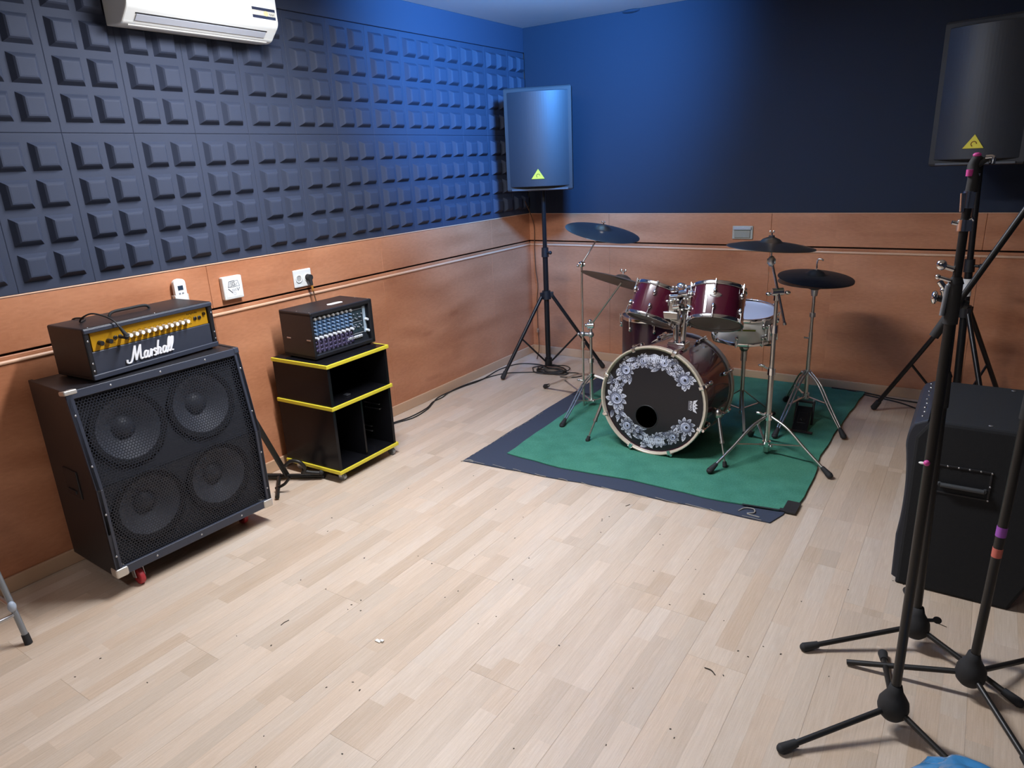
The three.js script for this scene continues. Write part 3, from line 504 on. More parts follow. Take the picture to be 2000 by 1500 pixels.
// ================================================================ FLOOR MONITOR
{
  const t = thing('floor_loudspeaker', 'big black carpeted loudspeaker standing on the floor at right', 'loudspeaker', [3.25, 0, 2.06]);
  const pr = new THREE.Shape(); pr.moveTo(3.085, .012); pr.lineTo(3.42, .012); pr.lineTo(3.47, .14); pr.lineTo(3.47, .55); pr.lineTo(3.43, .655); pr.lineTo(3.118, .655); pr.lineTo(3.085, .60);
  mesh('cabinet', prism(pr, .506, .012, 8).translate(0, 0, 1.822), M.carpetBlack, t, { uv: 1 });
  const fr = new THREE.Shape(); fr.moveTo(3.080, .02); fr.lineTo(3.063, .03); fr.lineTo(3.060, .20); fr.quadraticCurveTo(3.072, .30, 3.068, .42); fr.quadraticCurveTo(3.064, .50, 3.054, .56); fr.quadraticCurveTo(3.050, .61, 3.070, .645); fr.lineTo(3.104, .662); fr.lineTo(3.112, .648); fr.lineTo(3.080, .60);
  mesh('front_grille', prism(fr, .506, .006, 8).translate(0, 0, 1.822), std(rgb(.024, .028, .040), .55), t);
  for (let i = 0; i < 9; i++) mesh('stud', ball([3.086 + .003 * (i % 2), .661, 1.86 + i * .052], .0055, 1, .7, 1), M.chrome, t);
  mesh('handle_plate', [box(3.150, 3.318, .405, .412, 2.338, 2.343, .002), box(3.150, 3.318, .508, .515, 2.338, 2.343, .002), box(3.150, 3.157, .405, .515, 2.338, 2.343, .002), box(3.311, 3.318, .405, .515, 2.338, 2.343, .002), box(3.155, 3.313, .41, .51, 2.334, 2.337)], M.black, t);
  mesh('handle_bar', [tube([3.170, .442, 2.352], [3.300, .442, 2.352], .008), tube([3.170, .442, 2.352], [3.165, .442, 2.336], .007), tube([3.300, .442, 2.352], [3.305, .442, 2.336], .007)], std(rgb(.06, .065, .07), .4), t);
  for (const [x, y] of [[3.153, .511], [3.185, .512], [3.218, .512], [3.25, .512], [3.283, .512], [3.315, .511], [3.153, .46], [3.315, .46], [3.153, .408], [3.315, .408]]) mesh('screw', ball([x, y, 2.343], .0033, 1, 1, .6), M.nickel, t);
  for (const [x, z] of [[3.15, 1.85], [3.36, 1.85], [3.15, 2.30], [3.29, 2.30], [3.41, 2.30]]) mesh('top_screw', ball([x, .667, z], .006, 1.4, .4, 1), M.nickel, t);
  for (const [x, z] of [[3.11, 1.85], [3.40, 1.85], [3.11, 2.30], [3.40, 2.30]]) mesh('foot', tube([x, -.0002, z], [x, .004, z], .015, .015), M.rubber, t);
}
// ================================================================ MICROPHONE STANDS
function micStand(label, base, feet, o) {
  const t = thing('microphone_stand', label, 'microphone stand', base, null, 'black microphone stands on the right'), B = v3(base), T = v3(o.top), at = y => B.clone().lerp(T, (y - B.y) / (T.y - B.y));
  mesh('hub', [lathe([[.0005, .040], [.026, .042], [.037, .056], [.041, .075], [.039, .095], [.030, .112], [.021, .128], [.016, .150], [.0005, .152]], 24).translate(B.x, B.y, B.z), tube(at(.10), at(.10).add(V(.055, .012, -.01)), .006), ball(at(.10).add(V(.058, .013, -.011)), .013, 1, 1, .5)].slice(0, o.knob ? 3 : 1), M.rubber, t);
  const lt = o.lower || .95;
  mesh('lower_tube', tube(at(.12), at(lt), .0125), M.poleBlack, t);
  mesh('upper_tube', tube(at(lt - .02), T, .0095), M.poleBlack, t);
  mesh('clutch', [tube(at(lt - .085), at(lt + .01), .0158, .0148, 18), tube(at(lt + .01), at(lt + .025), .0165, .011, 18)], M.rubber, t);
  for (const f of feet) {
    const F = V(f[0], f[1] ?? .014, f[2]), d = F.clone().sub(V(B.x, F.y, B.z)).normalize(), p0 = B.clone().addScaledVector(d, .032); p0.y = .072;
    const leg = mesh('leg', tube(p0, F, .0085), M.poleBlack, t), e = F.clone().sub(p0).normalize();
    if (f[3] !== 'bare') mesh('rubber_foot', [tube(F.clone().addScaledVector(e, -.040), F.clone().addScaledVector(e, .008), .0115, .0150), ball(F.clone().addScaledVector(e, .006), .0145, 1, .95, 1)], M.rubber, leg);
  }
  if (o.boom) {
    const [a, b] = o.boom.map(v3), j = T.clone(), e = b.clone().sub(a).normalize();
    mesh('boom_clamp', [ball(j, .024, 1, 1, .8), tube(j.clone().add(V(-.045, .012, .01)), j.clone().add(V(.03, -.006, -.006)), .009, .012)], M.black, t);
    mesh('wing_knob', [ball(j.clone().add(V(-.052, .014, .012)), .016, .6, 1.2, 1), tube(j.clone().add(V(-.03, .04, .01)), j.clone().add(V(-.045, .06, .012)), .008)], M.chrome, t);
    mesh('boom_arm', tube(a, b, .0085), M.poleBlack, t);
    mesh('boom_weight', tube(a, a.clone().addScaledVector(e, .09), .0135), M.rubber, t);
  }
  return t;
}
const legsAt = (b, r, an) => an.map(a => [b[0] + r * Math.cos(a), .014, b[1] + r * Math.sin(a)]);
{ // the farther one carries a boom leaning up to the right
  const t = micStand('black boom microphone stand nearest the big floor loudspeaker', [3.165, 0, 2.705], [[2.868, .014, 2.905], [3.445, .014, 2.850], [3.12, .014, 2.40]], { top: [3.140, 1.160, 2.705], lower: .93, knob: true, boom: [[3.100, 1.06, 2.72], [3.47, 1.86, 2.70]] });
  mesh('boom_hook', [tube([3.118, 1.155, 2.713], [3.108, 1.19, 2.716], .007), ball([3.107, 1.195, 2.716], .009)], M.chrome, t);
}
{ // the nearest one, upright with a clip on top
  const t = micStand('black straight microphone stand at the front with pink tape and a clip', [3.143, 0, 3.130], [[2.905, .014, 3.372], [3.088, .014, 2.822], [3.40, .014, 3.30]], { top: [3.143, 1.480, 3.130], lower: 1.275 });
  mesh('clutch_knob', [tube([3.135, 1.318, 3.135], [3.112, 1.326, 3.140], .006), ball([3.110, 1.328, 3.141], .011, 1, 1.1, .8), tube([3.132, 1.292, 3.137], [3.108, 1.300, 3.143], .0045), ball([3.106, 1.301, 3.144], .006)], M.chrome, t);
  mesh('side_bracket', [tube([3.124, 1.21, 3.14], [3.128, 1.28, 3.137], .0055), tube([3.128, 1.278, 3.137], [3.140, 1.29, 3.131], .006)], M.greySteel, t);
  mesh('clutch_ring', [tube([3.143, 1.405, 3.13], [3.143, 1.430, 3.13], .0155, .0155, 18), tube([3.143, 1.418, 3.13], [3.118, 1.424, 3.136], .0045), tube([3.143, 1.424, 3.13], [3.158, 1.432, 3.134], .005)], M.chrome, t);
  mesh('quick_release', [tube([3.143, 1.455, 3.13], [3.1436, 1.492, 3.13], .0125, .0125, 18), tube([3.134, 1.448, 3.140], [3.131, 1.488, 3.140], .005), tube([3.146, 1.488, 3.13], [3.153, 1.530, 3.13], .006)], M.chrome, t);
  mesh('clip', [path([[3.146, 1.49, 3.13], [3.147, 1.52, 3.13], [3.143, 1.545, 3.12], [3.150, 1.562, 3.11]], .012, 16), path([[3.150, 1.545, 3.12], [3.172, 1.562, 3.12], [3.176, 1.55, 3.125]], .006, 12)], M.rubber, t);
  mesh('clip_edge', path([[3.163, 1.563, 3.125], [3.177, 1.562, 3.125], [3.178, 1.548, 3.127]], .0045, 10), M.chrome, t);
  each('pink_tape', [tube([3.138, 1.524, 3.136], [3.138, 1.538, 3.136], .007, .007), ball([3.147, 1.568, 3.116], .0085, 1, .6, .9)], M.pink, t);
  mesh('pink_tape', [ball([3.138, .835, 3.143], .0075)], M.pink, t); mesh('white_tag', [ball([3.128, .833, 3.142], .005, 1.6, .6, 1)], M.white, t);
}
{
  const t = micStand('black microphone stand at the right edge with purple tape rings', [3.322, 0, 2.870], [[2.994, .011, 2.913, 'bare'], [3.50, .014, 2.60], [3.475, .014, 3.12]], { top: [3.345, 1.30, 2.875], lower: .98 });
  mesh('purple_tape', [tube([3.3315, .545, 2.872], [3.3320, .575, 2.872], .0133, .0133, 18)], std(0x9a4fb0, .5), t);
  mesh('sticker', [tube([3.3305, .48, 2.8725], [3.3308, .508, 2.8725], .0130, .0130, 18)], std(0xc9695a, .6), t);
}
// ================================================================ RUG
{
  const flat = (pts, y0, th, wob, seed) => { const R = mulberry(seed), out = []; for (let i = 0; i < pts.length; i++) { const a = pts[i], b = pts[(i + 1) % pts.length], n = Math.max(1, Math.round(Math.hypot(b[0] - a[0], b[1] - a[1]) / .09)); for (let k = 0; k < n; k++) { const u = k / n; out.push([a[0] + (b[0] - a[0]) * u + (k ? (R() - .5) * wob : 0), -(a[1] + (b[1] - a[1]) * u + (k ? (R() - .5) * wob : 0))]); } } return prism(out.reverse(), th, .0012).rotateX(-Math.PI / 2).translate(0, y0 + .0012, 0); };
  const under = tag(mesh('underlay_mat', flat([[.895, 2.205], [.885, 1.4], [.870, .50], [1.0, .46], [2.0, .46], [2.60, .50], [2.60, 1.2], [2.585, 2.0], [2.552, 2.105], [1.80, 2.130]], .0004, .0040, .010, 3), M.mat, null, { uv: 1 }), 'dark grey mat showing along the edges under the green carpet', 'mat');
  const rug = thing('carpet', 'green carpet under the drum kit with a taped corner', 'carpet', [1.8, 0, 1.0]);
  mesh('pile', flat([[1.070, 2.015], [1.045, 1.40], [1.03, .90], [1.05, .032], [2.30, .032], [2.655, .032], [2.625, .58], [2.602, 1.26], [2.628, 1.54], [2.628, 1.96], [2.56, 1.985], [2.22, 2.020], [1.83, 2.005], [1.44, 2.045]], .0075, .0045, .008, 4), M.rug, rug, { uv: 1 });
  mesh('tape_corner', [box(2.575, 2.634, .0145, .0155, 1.87, 1.965), box(2.562, 2.632, .0085, .0155, 1.962, 1.985)], M.tape, rug);
  mesh('taped_edge', bar([2.40, .0145, 2.008], [2.565, .0145, 1.984], .012, .002), M.tape, rug);
  const fr = thing('frayed_threads', 'pale frayed threads and loop along the front edge of the dark mat', 'threads', [1.8, 0, 2.15]);
  const F = []; const R = mulberry(8); for (let i = 0; i < 12; i++) { const x = .92 + i * .135 + R() * .04, z = 2.196 - (x - .9) * .056, l = .05 + R() * .09; F.push(path([[x, .0075, z - .004 - R() * .01], [x + l * .5, .009, z + (R() - .5) * .01 - l * .03], [x + l, .0070, z - l * .05]], .0014, 10, 5)); }
  F.push(path([[2.40, .008, 2.07], [2.42, .012, 2.035], [2.46, .014, 2.03], [2.47, .012, 2.06], [2.44, .008, 2.075], [2.50, .008, 2.085]], .003, 30, 6)); F.push(path([[.885, .004, 2.215], [.93, .010, 2.185], [.96, .008, 2.195], [.90, .007, 2.20]], .002, 20, 5));
  for (let i = 0; i < 10; i++) { const z = 2.16 - i * .085; F.push(path([[.900, .0075, z], [.897, .009, z - .03], [.899, .0075, z - .06]], .0012, 8, 5)); }
  mesh('thread', F, M.frayed, fr);
}
// ================================================================ DRUMS
const G3 = 'wine red drums of the kit';
function drumParts(t, Mx, R, depth, o) {     // local axis +Y, centred
  const h = depth / 2, cap = o.hoopR ?? .006;
  mesh('shell', lathe([[R - .008, -h + .004], [R, -h + .004], [R, h - .004], [R - .008, h - .004], [R - .008, -h + .004]], 56), o.shell, t, { M: Mx });
  const hoop = y => lathe([[R - .004, y - o.hw / 2], [R + cap, y - o.hw / 2], [R + cap + .002, y - o.hw / 2 + .002], [R + cap + .002, y + o.hw / 2 - .002], [R + cap, y + o.hw / 2], [R - .004, y + o.hw / 2], [R - .004, y - o.hw / 2]], 56);
  mesh('hoop', hoop(h), o.hoop, t, { M: Mx }); mesh('hoop', hoop(-h), o.hoop, t, { M: Mx });
  const head = (y, s) => lathe([[.0005, y + s * .0012], [R - .012, y + s * .0012], [R - .003, y], [R - .003, y - s * .003], [.0005, y - s * .0005]], 56);
  if (o.top) mesh('batter_head', head(h - .004, 1), o.top, t, { M: Mx });
  if (o.bottom) mesh('resonant_head', head(-h + .004, -1), o.bottom, t, { M: Mx });
  for (let i = 0; i < o.lugs; i++) {
    const a = (i + (o.ph ?? .5)) / o.lugs * Math.PI * 2, rot = new THREE.Matrix4().makeRotationY(a), MM = Mx.clone().multiply(rot), r = R + .012;
    const rows = o.split ? [h - depth * .27, -h + depth * .27] : [h - .06, -h + .06];
    for (const s of [1, -1]) {
      const y = s > 0 ? rows[0] : rows[1];
      const lug = mesh('lug', [ball([0, y, R + .004], .012, .85, 1.5, 1.15), tube([0, y, r], [0, s * (h + .006), r + .002], .0032), box(-.008, .008, s * h - .010, s * h + .008, R + .002, R + cap + .010, .003), tube([0, s * (h - .002), r + .002], [0, s * (h + .013), r + .002], .0048)], M.chrome, t, { M: MM });
    }
  }
}
{ // bass drum
  const C = V(1.788, .318, 1.628), n = V(-.013, .059, 1).normalize(), R = .296, dep = .448;
  const t = thing('bass_drum', 'big wine red bass drum with white scroll ornament on its front head', 'drum', [1.79, 0, 1.40], null, G3);
  const z = n, x = V(0, 1, 0).cross(z).normalize(), y = z.clone().cross(x);
  const mid = C.clone().addScaledVector(n, -dep / 2), Mx = new THREE.Matrix4().makeBasis(x, z, y.clone().negate()).setPosition(mid);   // local Y -> front
  drumParts(t, Mx, R, dep, { shell: M.shell, hoop: M.hoop, hw: .036, hoopR: .008, lugs: 0, top: null, bottom: M.headClear });
  // front head with a round port
  const MF = new THREE.Matrix4().makeBasis(x, y, z).setPosition(C.clone().addScaledVector(z, -.006));
  const headTex = canvasTex(1024, 1024, (c, W) => {
    c.fillStyle = '#15161d'; c.fillRect(0, 0, W, W); c.translate(512, 512); const R2 = mulberry(42), S = 512 / .29; c.lineCap = 'round';
    const tone = () => { const v = 165 + R2() * 85 | 0; return `rgba(${v - 14},${v - 8},${v + 10},.92)`; };
    const leaf = (x, y, a, l, w) => { c.save(); c.translate(x, y); c.rotate(a); const gd = c.createLinearGradient(0, 0, l, 0); gd.addColorStop(0, 'rgba(52,56,78,1)'); gd.addColorStop(.55, tone()); gd.addColorStop(1, 'rgba(238,240,248,1)'); c.fillStyle = gd; c.beginPath(); c.moveTo(0, 0); c.bezierCurveTo(l * .3, -w, l * .75, -w * .8, l, 0); c.bezierCurveTo(l * .7, w * .6, l * .3, w * .9, 0, 0); c.strokeStyle = 'rgba(20,21,29,1)'; c.lineWidth = 9; c.stroke(); c.fill(); c.strokeStyle = 'rgba(25,26,36,.9)'; c.lineWidth = 3; c.beginPath(); c.moveTo(l * .05, 0); c.quadraticCurveTo(l * .5, -w * .25, l * .9, 0); c.stroke(); for (let k = 1; k < 4; k++) { c.beginPath(); c.moveTo(l * .2 * k, 0); c.lineTo(l * (.2 * k + .16), -w * .5); c.moveTo(l * .2 * k, 0); c.lineTo(l * (.2 * k + .16), w * .45); c.stroke(); } c.restore(); };
    const curl = (x, y, r, a, dir, col = 'rgba(205,212,232,.95)') => { c.strokeStyle = col; c.lineWidth = 6; c.beginPath(); for (let k = 0; k <= 40; k++) { const u = k / 40, aa = a + dir * u * 8.5, rr = r * (1 - u * .88); const px = x + rr * Math.cos(aa), py = y + rr * Math.sin(aa); k ? c.lineTo(px, py) : c.moveTo(px, py); } c.stroke(); };
    const rose = (x, y, r) => { for (let k = 0; k < 9; k++) leaf(x + r * .35 * Math.cos(k * .7), y + r * .35 * Math.sin(k * .7), k * .7 + .5, r * .75, r * .34); c.fillStyle = 'rgba(165,174,200,.95)'; c.beginPath(); c.arc(x, y, r * .5, 0, 7); c.fill(); curl(x, y, r * .62, R2() * 6, 1, 'rgba(232,236,248,.95)'); c.strokeStyle = 'rgba(28,30,44,.9)'; c.lineWidth = 4; for (const q of [.3, .45, .6]) { c.beginPath(); c.arc(x + 3, y - 2, r * q, R2() * 6, R2() * 6 + 3.4); c.stroke(); } c.fillStyle = '#181a24'; c.beginPath(); c.arc(x + r * .08, y + r * .04, r * .15, 0, 7); c.fill(); };
    // ribbon of leaves round the rim, open on the right
    for (let i = 0; i < 150; i++) { const a = .60 + i / 150 * (Math.PI * 2 - 1.16), rr = (.192 + R2() * .066) * S; leaf(rr * Math.cos(a), rr * Math.sin(a), a + 1.57 * (R2() < .5 ? 1 : -1) + (R2() - .5) * 1.6, 66 + R2() * 66, 20 + R2() * 22); }
    for (let i = 0; i < 34; i++) { const a = .66 + i / 34 * (Math.PI * 2 - 1.24), rr = (.195 + R2() * .06) * S; curl(rr * Math.cos(a), rr * Math.sin(a), 16 + R2() * 24, R2() * 6, R2() < .5 ? 1 : -1); }
    for (const [a, r, q] of [[.55, .228, 92], [-.68, .222, 92], [3.05, .222, 112], [2.30, .226, 78], [3.88, .226, 84], [1.40, .226, 76], [4.95, .226, 78], [4.42, .226, 70], [1.0, .226, 66]]) rose(r * S * Math.cos(a), r * S * Math.sin(a), q);
    c.strokeStyle = 'rgba(215,220,235,.9)'; c.lineWidth = 9; for (const [a0, a1, r] of [[4.45, 4.95, .24], [1.25, 1.75, .238]]) { c.beginPath(); c.arc(0, 0, r * S, a0, a1); c.stroke(); for (let a = a0; a < a1; a += .045) { c.beginPath(); c.moveTo((r - .02) * S * Math.cos(a), (r - .02) * S * Math.sin(a)); c.lineTo((r + .012) * S * Math.cos(a + .02), (r + .012) * S * Math.sin(a + .02)); c.stroke(); } }
    // small crown mark of the head maker at three o'clock, turned on its side
    c.save(); c.translate(.226 * S, -.004 * S); c.rotate(Math.PI / 2); c.fillStyle = '#d8d8e0'; c.beginPath(); c.moveTo(-52, -6); c.lineTo(-66, -46); c.lineTo(-30, -24); c.lineTo(-14, -50); c.lineTo(0, -24); c.lineTo(16, -50); c.lineTo(30, -24); c.lineTo(66, -46); c.lineTo(52, -6); c.quadraticCurveTo(0, 8, -52, -6); c.fill(); c.fillStyle = '#15161d'; c.beginPath(); c.arc(-16, -18, 5, 0, 7); c.arc(16, -18, 5, 0, 7); c.fill(); c.fillStyle = '#d8d8e0'; c.font = 'bold 34px sans-serif'; c.textAlign = 'center'; c.fillText('REMO', 0, 30); c.fillStyle = '#9a9aa6'; c.fillRect(-46, 36, 92, 5); c.restore();
  });
  const sh = new THREE.Shape(); sh.absarc(0, 0, R - .006, 0, Math.PI * 2); const po = new THREE.Path(); po.absarc(-.034, -.100, .066, 0, Math.PI * 2, true); sh.holes.push(po);
  const hg = new THREE.ExtrudeGeometry(sh, { depth: .001, bevelEnabled: false, curveSegments: 56 }); { const p = hg.attributes.position, uv = hg.attributes.uv; for (let i = 0; i < p.count; i++) uv.setXY(i, p.getX(i) / .58 + .5, p.getY(i) / .58 + .5); }
  mesh('front_head', hg, std(0xffffff, .32, 0, { map: headTex }), t, { M: MF });
  mesh('port_ring', new THREE.TorusGeometry(.066, .0035, 8, 48).translate(-.034, -.100, .001), M.black, t, { M: MF });
  mesh('inner_lining', lathe([[R - .0095, -dep / 2 + .01], [R - .0085, dep / 2 - .012]], 48), M.black, t, { M: Mx });
  // claws and tension rods
  for (let i = 0; i < 8; i++) for (const s of [1, -1]) {
    const MM = Mx.clone().multiply(new THREE.Matrix4().makeRotationY((i + .5) / 8 * Math.PI * 2)), y0 = s * dep / 2;
    mesh('claw', [box(-.014, .014, y0 - .022, y0 + .022, R + .008, R + .015, .003), box(-.010, .010, y0 + s * .016 - .004, y0 + s * .016 + .006, R - .012, R + .014, .003), tube([0, y0 - s * .01, R + .020], [0, y0 - s * .10, R + .020], .0035), ball([0, y0 - s * .105, R + .010], .013, .9, 1.6, 1), tube([0, y0 - s * .030, R + .020], [0, y0 + s * .006, R + .020], .008)], M.chrome, t, { M: MM });
  }
  // spurs
  for (const [k, F] of [[-1, [1.395, .02, 1.650]], [1, [2.205, .02, 1.640]]]) {
    const a = V(1.788 + k * .30, .27, 1.50), f = v3(F), m = a.clone().add(V(k * .035, -.005, .035));
    const sp = mesh('spur', [tube(a, m, .016, .018), ball(m, .022, 1, 1.3, 1), tube(m, m.clone().lerp(f, .55), .0095), tube(m.clone().lerp(f, .50), f, .0052), tube(m.clone().lerp(f, .52), m.clone().lerp(f, .57), .0125)], M.satin, t);
    mesh('rubber_tip', [tube(f.clone().add(V(0, -.006, 0)), f.clone().lerp(m, .09), .013, .010), ball(f, .0125)], M.rubber, sp);
  }
  // tom holder standing on the shell
  const P = V(1.868, .60, 1.46);
  mesh('tom_holder', [box(P.x - .05, P.x + .05, .585, .625, P.z - .04, P.z + .05, .008), tube([P.x - .018, .60, P.z], [P.x - .024, .80, P.z - .01], .015), tube([P.x + .020, .60, P.z], [P.x + .028, .82, P.z - .01], .015), box(P.x - .055, P.x + .06, .775, .815, P.z - .035, P.z + .02, .010), ball([P.x - .03, .845, P.z - .01], .026), ball([P.x + .035, .865, P.z - .01], .028),
    tube([P.x - .03, .845, P.z - .01], [1.825, .862, 1.495], .011), tube([P.x + .035, .865, P.z - .01], [1.975, .880, 1.495], .011), tube([P.x - .07, .90, P.z + .01], [P.x - .01, .895, P.z + .01], .014), tube([P.x + .02, .915, P.z], [P.x + .075, .925, P.z + .01], .015), ball([P.x, .93, P.z - .01], .017, 1.5, .8, 1), tube([P.x - .012, .87, P.z + .03], [P.x - .012, .90, P.z + .034], .012), tube([P.x + .045, .84, P.z + .03], [P.x + .075, .825, P.z + .05], .006), ball([P.x + .08, .822, P.z + .052], .009)], M.chrome, t);
  each('memory_clamp', [tube([1.862, .885, 1.575], [1.905, .892, 1.580], .017, .017, 18), tube([1.905, .905, 1.560], [1.950, .915, 1.568], .019, .019, 18), tube([1.880, .840, 1.590], [1.915, .848, 1.592], .013, .013, 18), tube([1.850, .915, 1.540], [1.885, .922, 1.545], .013, .013, 18)], M.chrome, t);
  each('wing_bolt', [...[[1.872, .925, 1.555], [1.925, .935, 1.560], [1.898, .868, 1.600], [1.945, .872, 1.585], [1.918, .815, 1.590], [1.858, .858, 1.600]].map(p => mergeGeometries([tube([p[0], p[1] - .010, p[2]], [p[0], p[1] + .012, p[2]], .0065), ball([p[0] - .009, p[1] + .013, p[2]], .0075, 1.3, .8, .6), ball([p[0] + .009, p[1] + .013, p[2]], .0075, 1.3, .8, .6)].map(clean)))], M.chrome, t);
  mesh('clamp_plate', [box(1.822, 1.905, .772, .812, 1.572, 1.592, .006), box(1.845, 1.880, .80, .90, 1.552, 1.572, .006), box(1.925, 1.965, .850, .895, 1.552, 1.566, .004)], M.satin, t);
  mesh('holder_grip', [box(P.x - .058, P.x - .012, .835, .875, P.z - .02, P.z + .03, .008), box(P.x + .024, P.x + .07, .85, .885, P.z - .02, P.z + .03, .008)], M.black, t);
}
function rackTom(label, C, n, R, dep) {
  const t = thing('rack_tom', label, 'drum', C, null, G3), Mx = axisMatrix(C, n);
  drumParts(t, Mx, R, dep, { shell: M.shell, hoop: M.chrome, hw: .020, hoopR: .004, lugs: 6, split: true, ph: .18, top: M.headWhite, bottom: M.headClear });
  return [t, Mx];
}
{ const [t, Mx] = rackTom('small wine red rack tom on the left of the tom holder', [1.738, .823, 1.486], [.19, 1, -.50], .130, .172);
  mesh('mount_bracket', [box(.118, .150, -.045, .045, -.03, .035, .008), box(.10, .16, -.070, -.046, .02, .10, .006)], M.satin, t, { M: Mx.clone().multiply(new THREE.Matrix4().makeRotationY(.35)) }); }
{ const [t, Mx] = rackTom('wine red rack tom on the right with a bright oval badge', [2.076, .835, 1.486], [-.08, 1, -.54], .138, .176);
  mesh('mount_bracket', [box(-.164, -.122, -.03, .05, -.035, .035, .008), box(-.19, -.16, -.02, .03, -.02, .02, .006)], M.satin, t, { M: Mx.clone().multiply(new THREE.Matrix4().makeRotationY(-.35)) });
  mesh('badge', ball([0, .022, .1385], .030, 1, .42, .12), M.chrome, t, { M: Mx.clone().multiply(new THREE.Matrix4().makeRotationY(.22)) });
  mesh('highlight_strip', box(-.007, .007, -.074, .074, .1375, .1405, .001), M.chrome, t, { M: Mx.clone().multiply(new THREE.Matrix4().makeRotationY(-.12)) }); }  // chrome strip stands in for the bright highlight down the shell
{ // floor tom
  const C = [1.440, .395, .770], t = thing('floor_tom', 'dark wine red floor tom standing behind the bass drum on the left', 'drum', [1.44, .012, .77], null, G3), Mx = axisMatrix(C, [0, 1, 0]);
  drumParts(t, Mx, .210, .40, { shell: M.shellDark, hoop: M.chrome, hw: .022, hoopR: .005, lugs: 8, top: M.headWhite, bottom: M.headClear });
  for (let i = 0; i < 3; i++) { const a = 1.3 + i * 2.094, x = C[0] + .228 * Math.cos(a), z = C[2] + .228 * Math.sin(a), l = mesh('leg', [tube([x, .46, z], [x, .030, z], .0055), box(x - .014, x + .014, .34, .40, z - .014, z + .014, .005)], M.chrome, t); mesh('rubber_tip', tube([x, .0135, z], [x, .05, z], .011, .009), M.rubber, l); }
}
{ // snare and its stand
  const C = V(2.075, .640, .95), n = V(.06, 1, .13), Mx = axisMatrix(C, n);
  const t = thing('snare_drum', 'white snare drum on a low stand behind the right tom', 'drum', [2.075, .56, .95]);
  drumParts(t, Mx, .178, .145, { shell: M.snareShell, hoop: M.chrome, hw: .020, hoopR: .004, lugs: 8, ph: .1, split: true, top: M.headWhite, bottom: M.headClear });
  mesh('strainer', [box(-.022, .022, -.05, .05, .180, .212, .006), tube([0, -.02, .205], [0, .04, .235], .007)], M.chrome, t, { M: Mx.clone().multiply(new THREE.Matrix4().makeRotationY(1.05)) });
  mesh('badge', box(-.05, .05, .012, .022, .1775, .1795, .001), std(0x6f7420, .5), t, { M: Mx.clone().multiply(new THREE.Matrix4().makeRotationY(.35)) });
  const s = thing('snare_stand', 'low dark chrome stand holding the white snare drum', 'drum stand', [2.08, .012, .93]);
  mesh('pole', [tube([2.08, .06, .93], [2.08, .44, .93], .012), tube([2.08, .40, .93], [2.08, .47, .93], .018)], M.satin, s);
  mesh('basket', [ball([2.08, .485, .935], .028), ...[.3, 2.4, 4.5].map(a => path([[2.08, .49, .935], [2.08 + .10 * Math.cos(a), .520 , .945 + .10 * Math.sin(a)], [2.078 + .185 * Math.cos(a), .553 - .012 * Math.cos(a) - .02 * Math.sin(a), .948 + .185 * Math.sin(a)], [2.076 + .196 * Math.cos(a), .585 - .012 * Math.cos(a) - .024 * Math.sin(a), .950 + .196 * Math.sin(a)]], .007, 16))], M.satin, s);
  for (const a of [1.2, 3.3, 5.4]) { const f = V(2.08 + .24 * Math.cos(a), .024, .93 + .24 * Math.sin(a)); const l = mesh('leg', [bar([2.08, .22, .93], f, .016, .006), bar([2.08, .09, .93], V(2.08, .22, .93).lerp(f, .55), .012, .004)], M.satin, s); mesh('rubber_tip', ball(f, .012), M.rubber, l); }
}
function cymbalGeo(R, bell = .055, bow = .02) { const p = [[.006, bow + .030], [bell * .35, bow + .029], [bell * .75, bow + .020], [bell, bow + .006]]; for (let i = 1; i <= 8; i++) { const u = i / 8, r = bell + (R - bell) * u; p.push([r, (bow + .006) * (1 - u * u * .5 - u * .5)]); } const q = p.map(a => [a[0], a[1] - .0016]).reverse(); return lathe([...p, ...q, p[0]], 64); }
const wing = (p, s = 1) => { p = v3(p); return [tube(p.clone().add(V(0, -.006, 0)), p.clone().add(V(0, .008, 0)), .007 * s, .006 * s), ball(p.clone().add(V(-.012 * s, .012, 0)), .008 * s, 1, 1.1, .5), ball(p.clone().add(V(.012 * s, .012, 0)), .008 * s, 1, 1.1, .5)]; };
function cymbal(label, C, n, R, mat, group, o = {}) { const t = thing('cymbal', label, 'cymbal', C, null, group), Mx = axisMatrix(C, n); mesh('plate', cymbalGeo(R, o.bell, o.bow), mat, t, { M: Mx.clone().multiply(new THREE.Matrix4().makeTranslation(0, -(o.bow ?? .02) - .006, 0)) }); return Mx; }
const G4 = 'cymbals of the kit';
function standLegs(t, B, feet, hi, lo, mat, double) {
  for (const f of feet) {
    const F = V(f[0], f[1], f[2]), d = F.clone().sub(V(B.x, F.y, B.z)), L = d.length(); d.normalize(); const s = V(0, 1, 0).cross(d);
    const P = u => B.clone().addScaledVector(d, u);
    const a = P(.022); a.y = hi; const b = P(L * .30); b.y = hi - (hi - F.y) * .16; const m = P(L * .62); m.y = F.y + (hi - F.y) * .44;
    const gs = []; for (const o of double ? [-.009, .009] : [0]) { const sh = s.clone().multiplyScalar(o); gs.push(path([a.clone().add(sh), b.clone().add(sh), m.clone().add(sh), F.clone().add(sh.multiplyScalar(.6))], double ? .0052 : .0078, 22, 8)); }
    const leg = mesh('leg', gs, mat, t);
    const e = F.clone().sub(m).normalize(), f0 = F.clone().addScaledVector(e, -.055), f1 = F.clone();
    mesh('rubber_foot', [tube(f0, f1, .0105, .0175, 14), ball(f1, .0168, 1, .8, 1)], M.rubber, leg);
    const lo0 = P(.018); lo0.y = lo; const lo1 = P(L * .56); lo1.y = F.y + (hi - F.y) * .50;
    mesh('brace', bar(lo0, lo1, .014, .005), mat, t);
  }
}
const RUGY = .030;
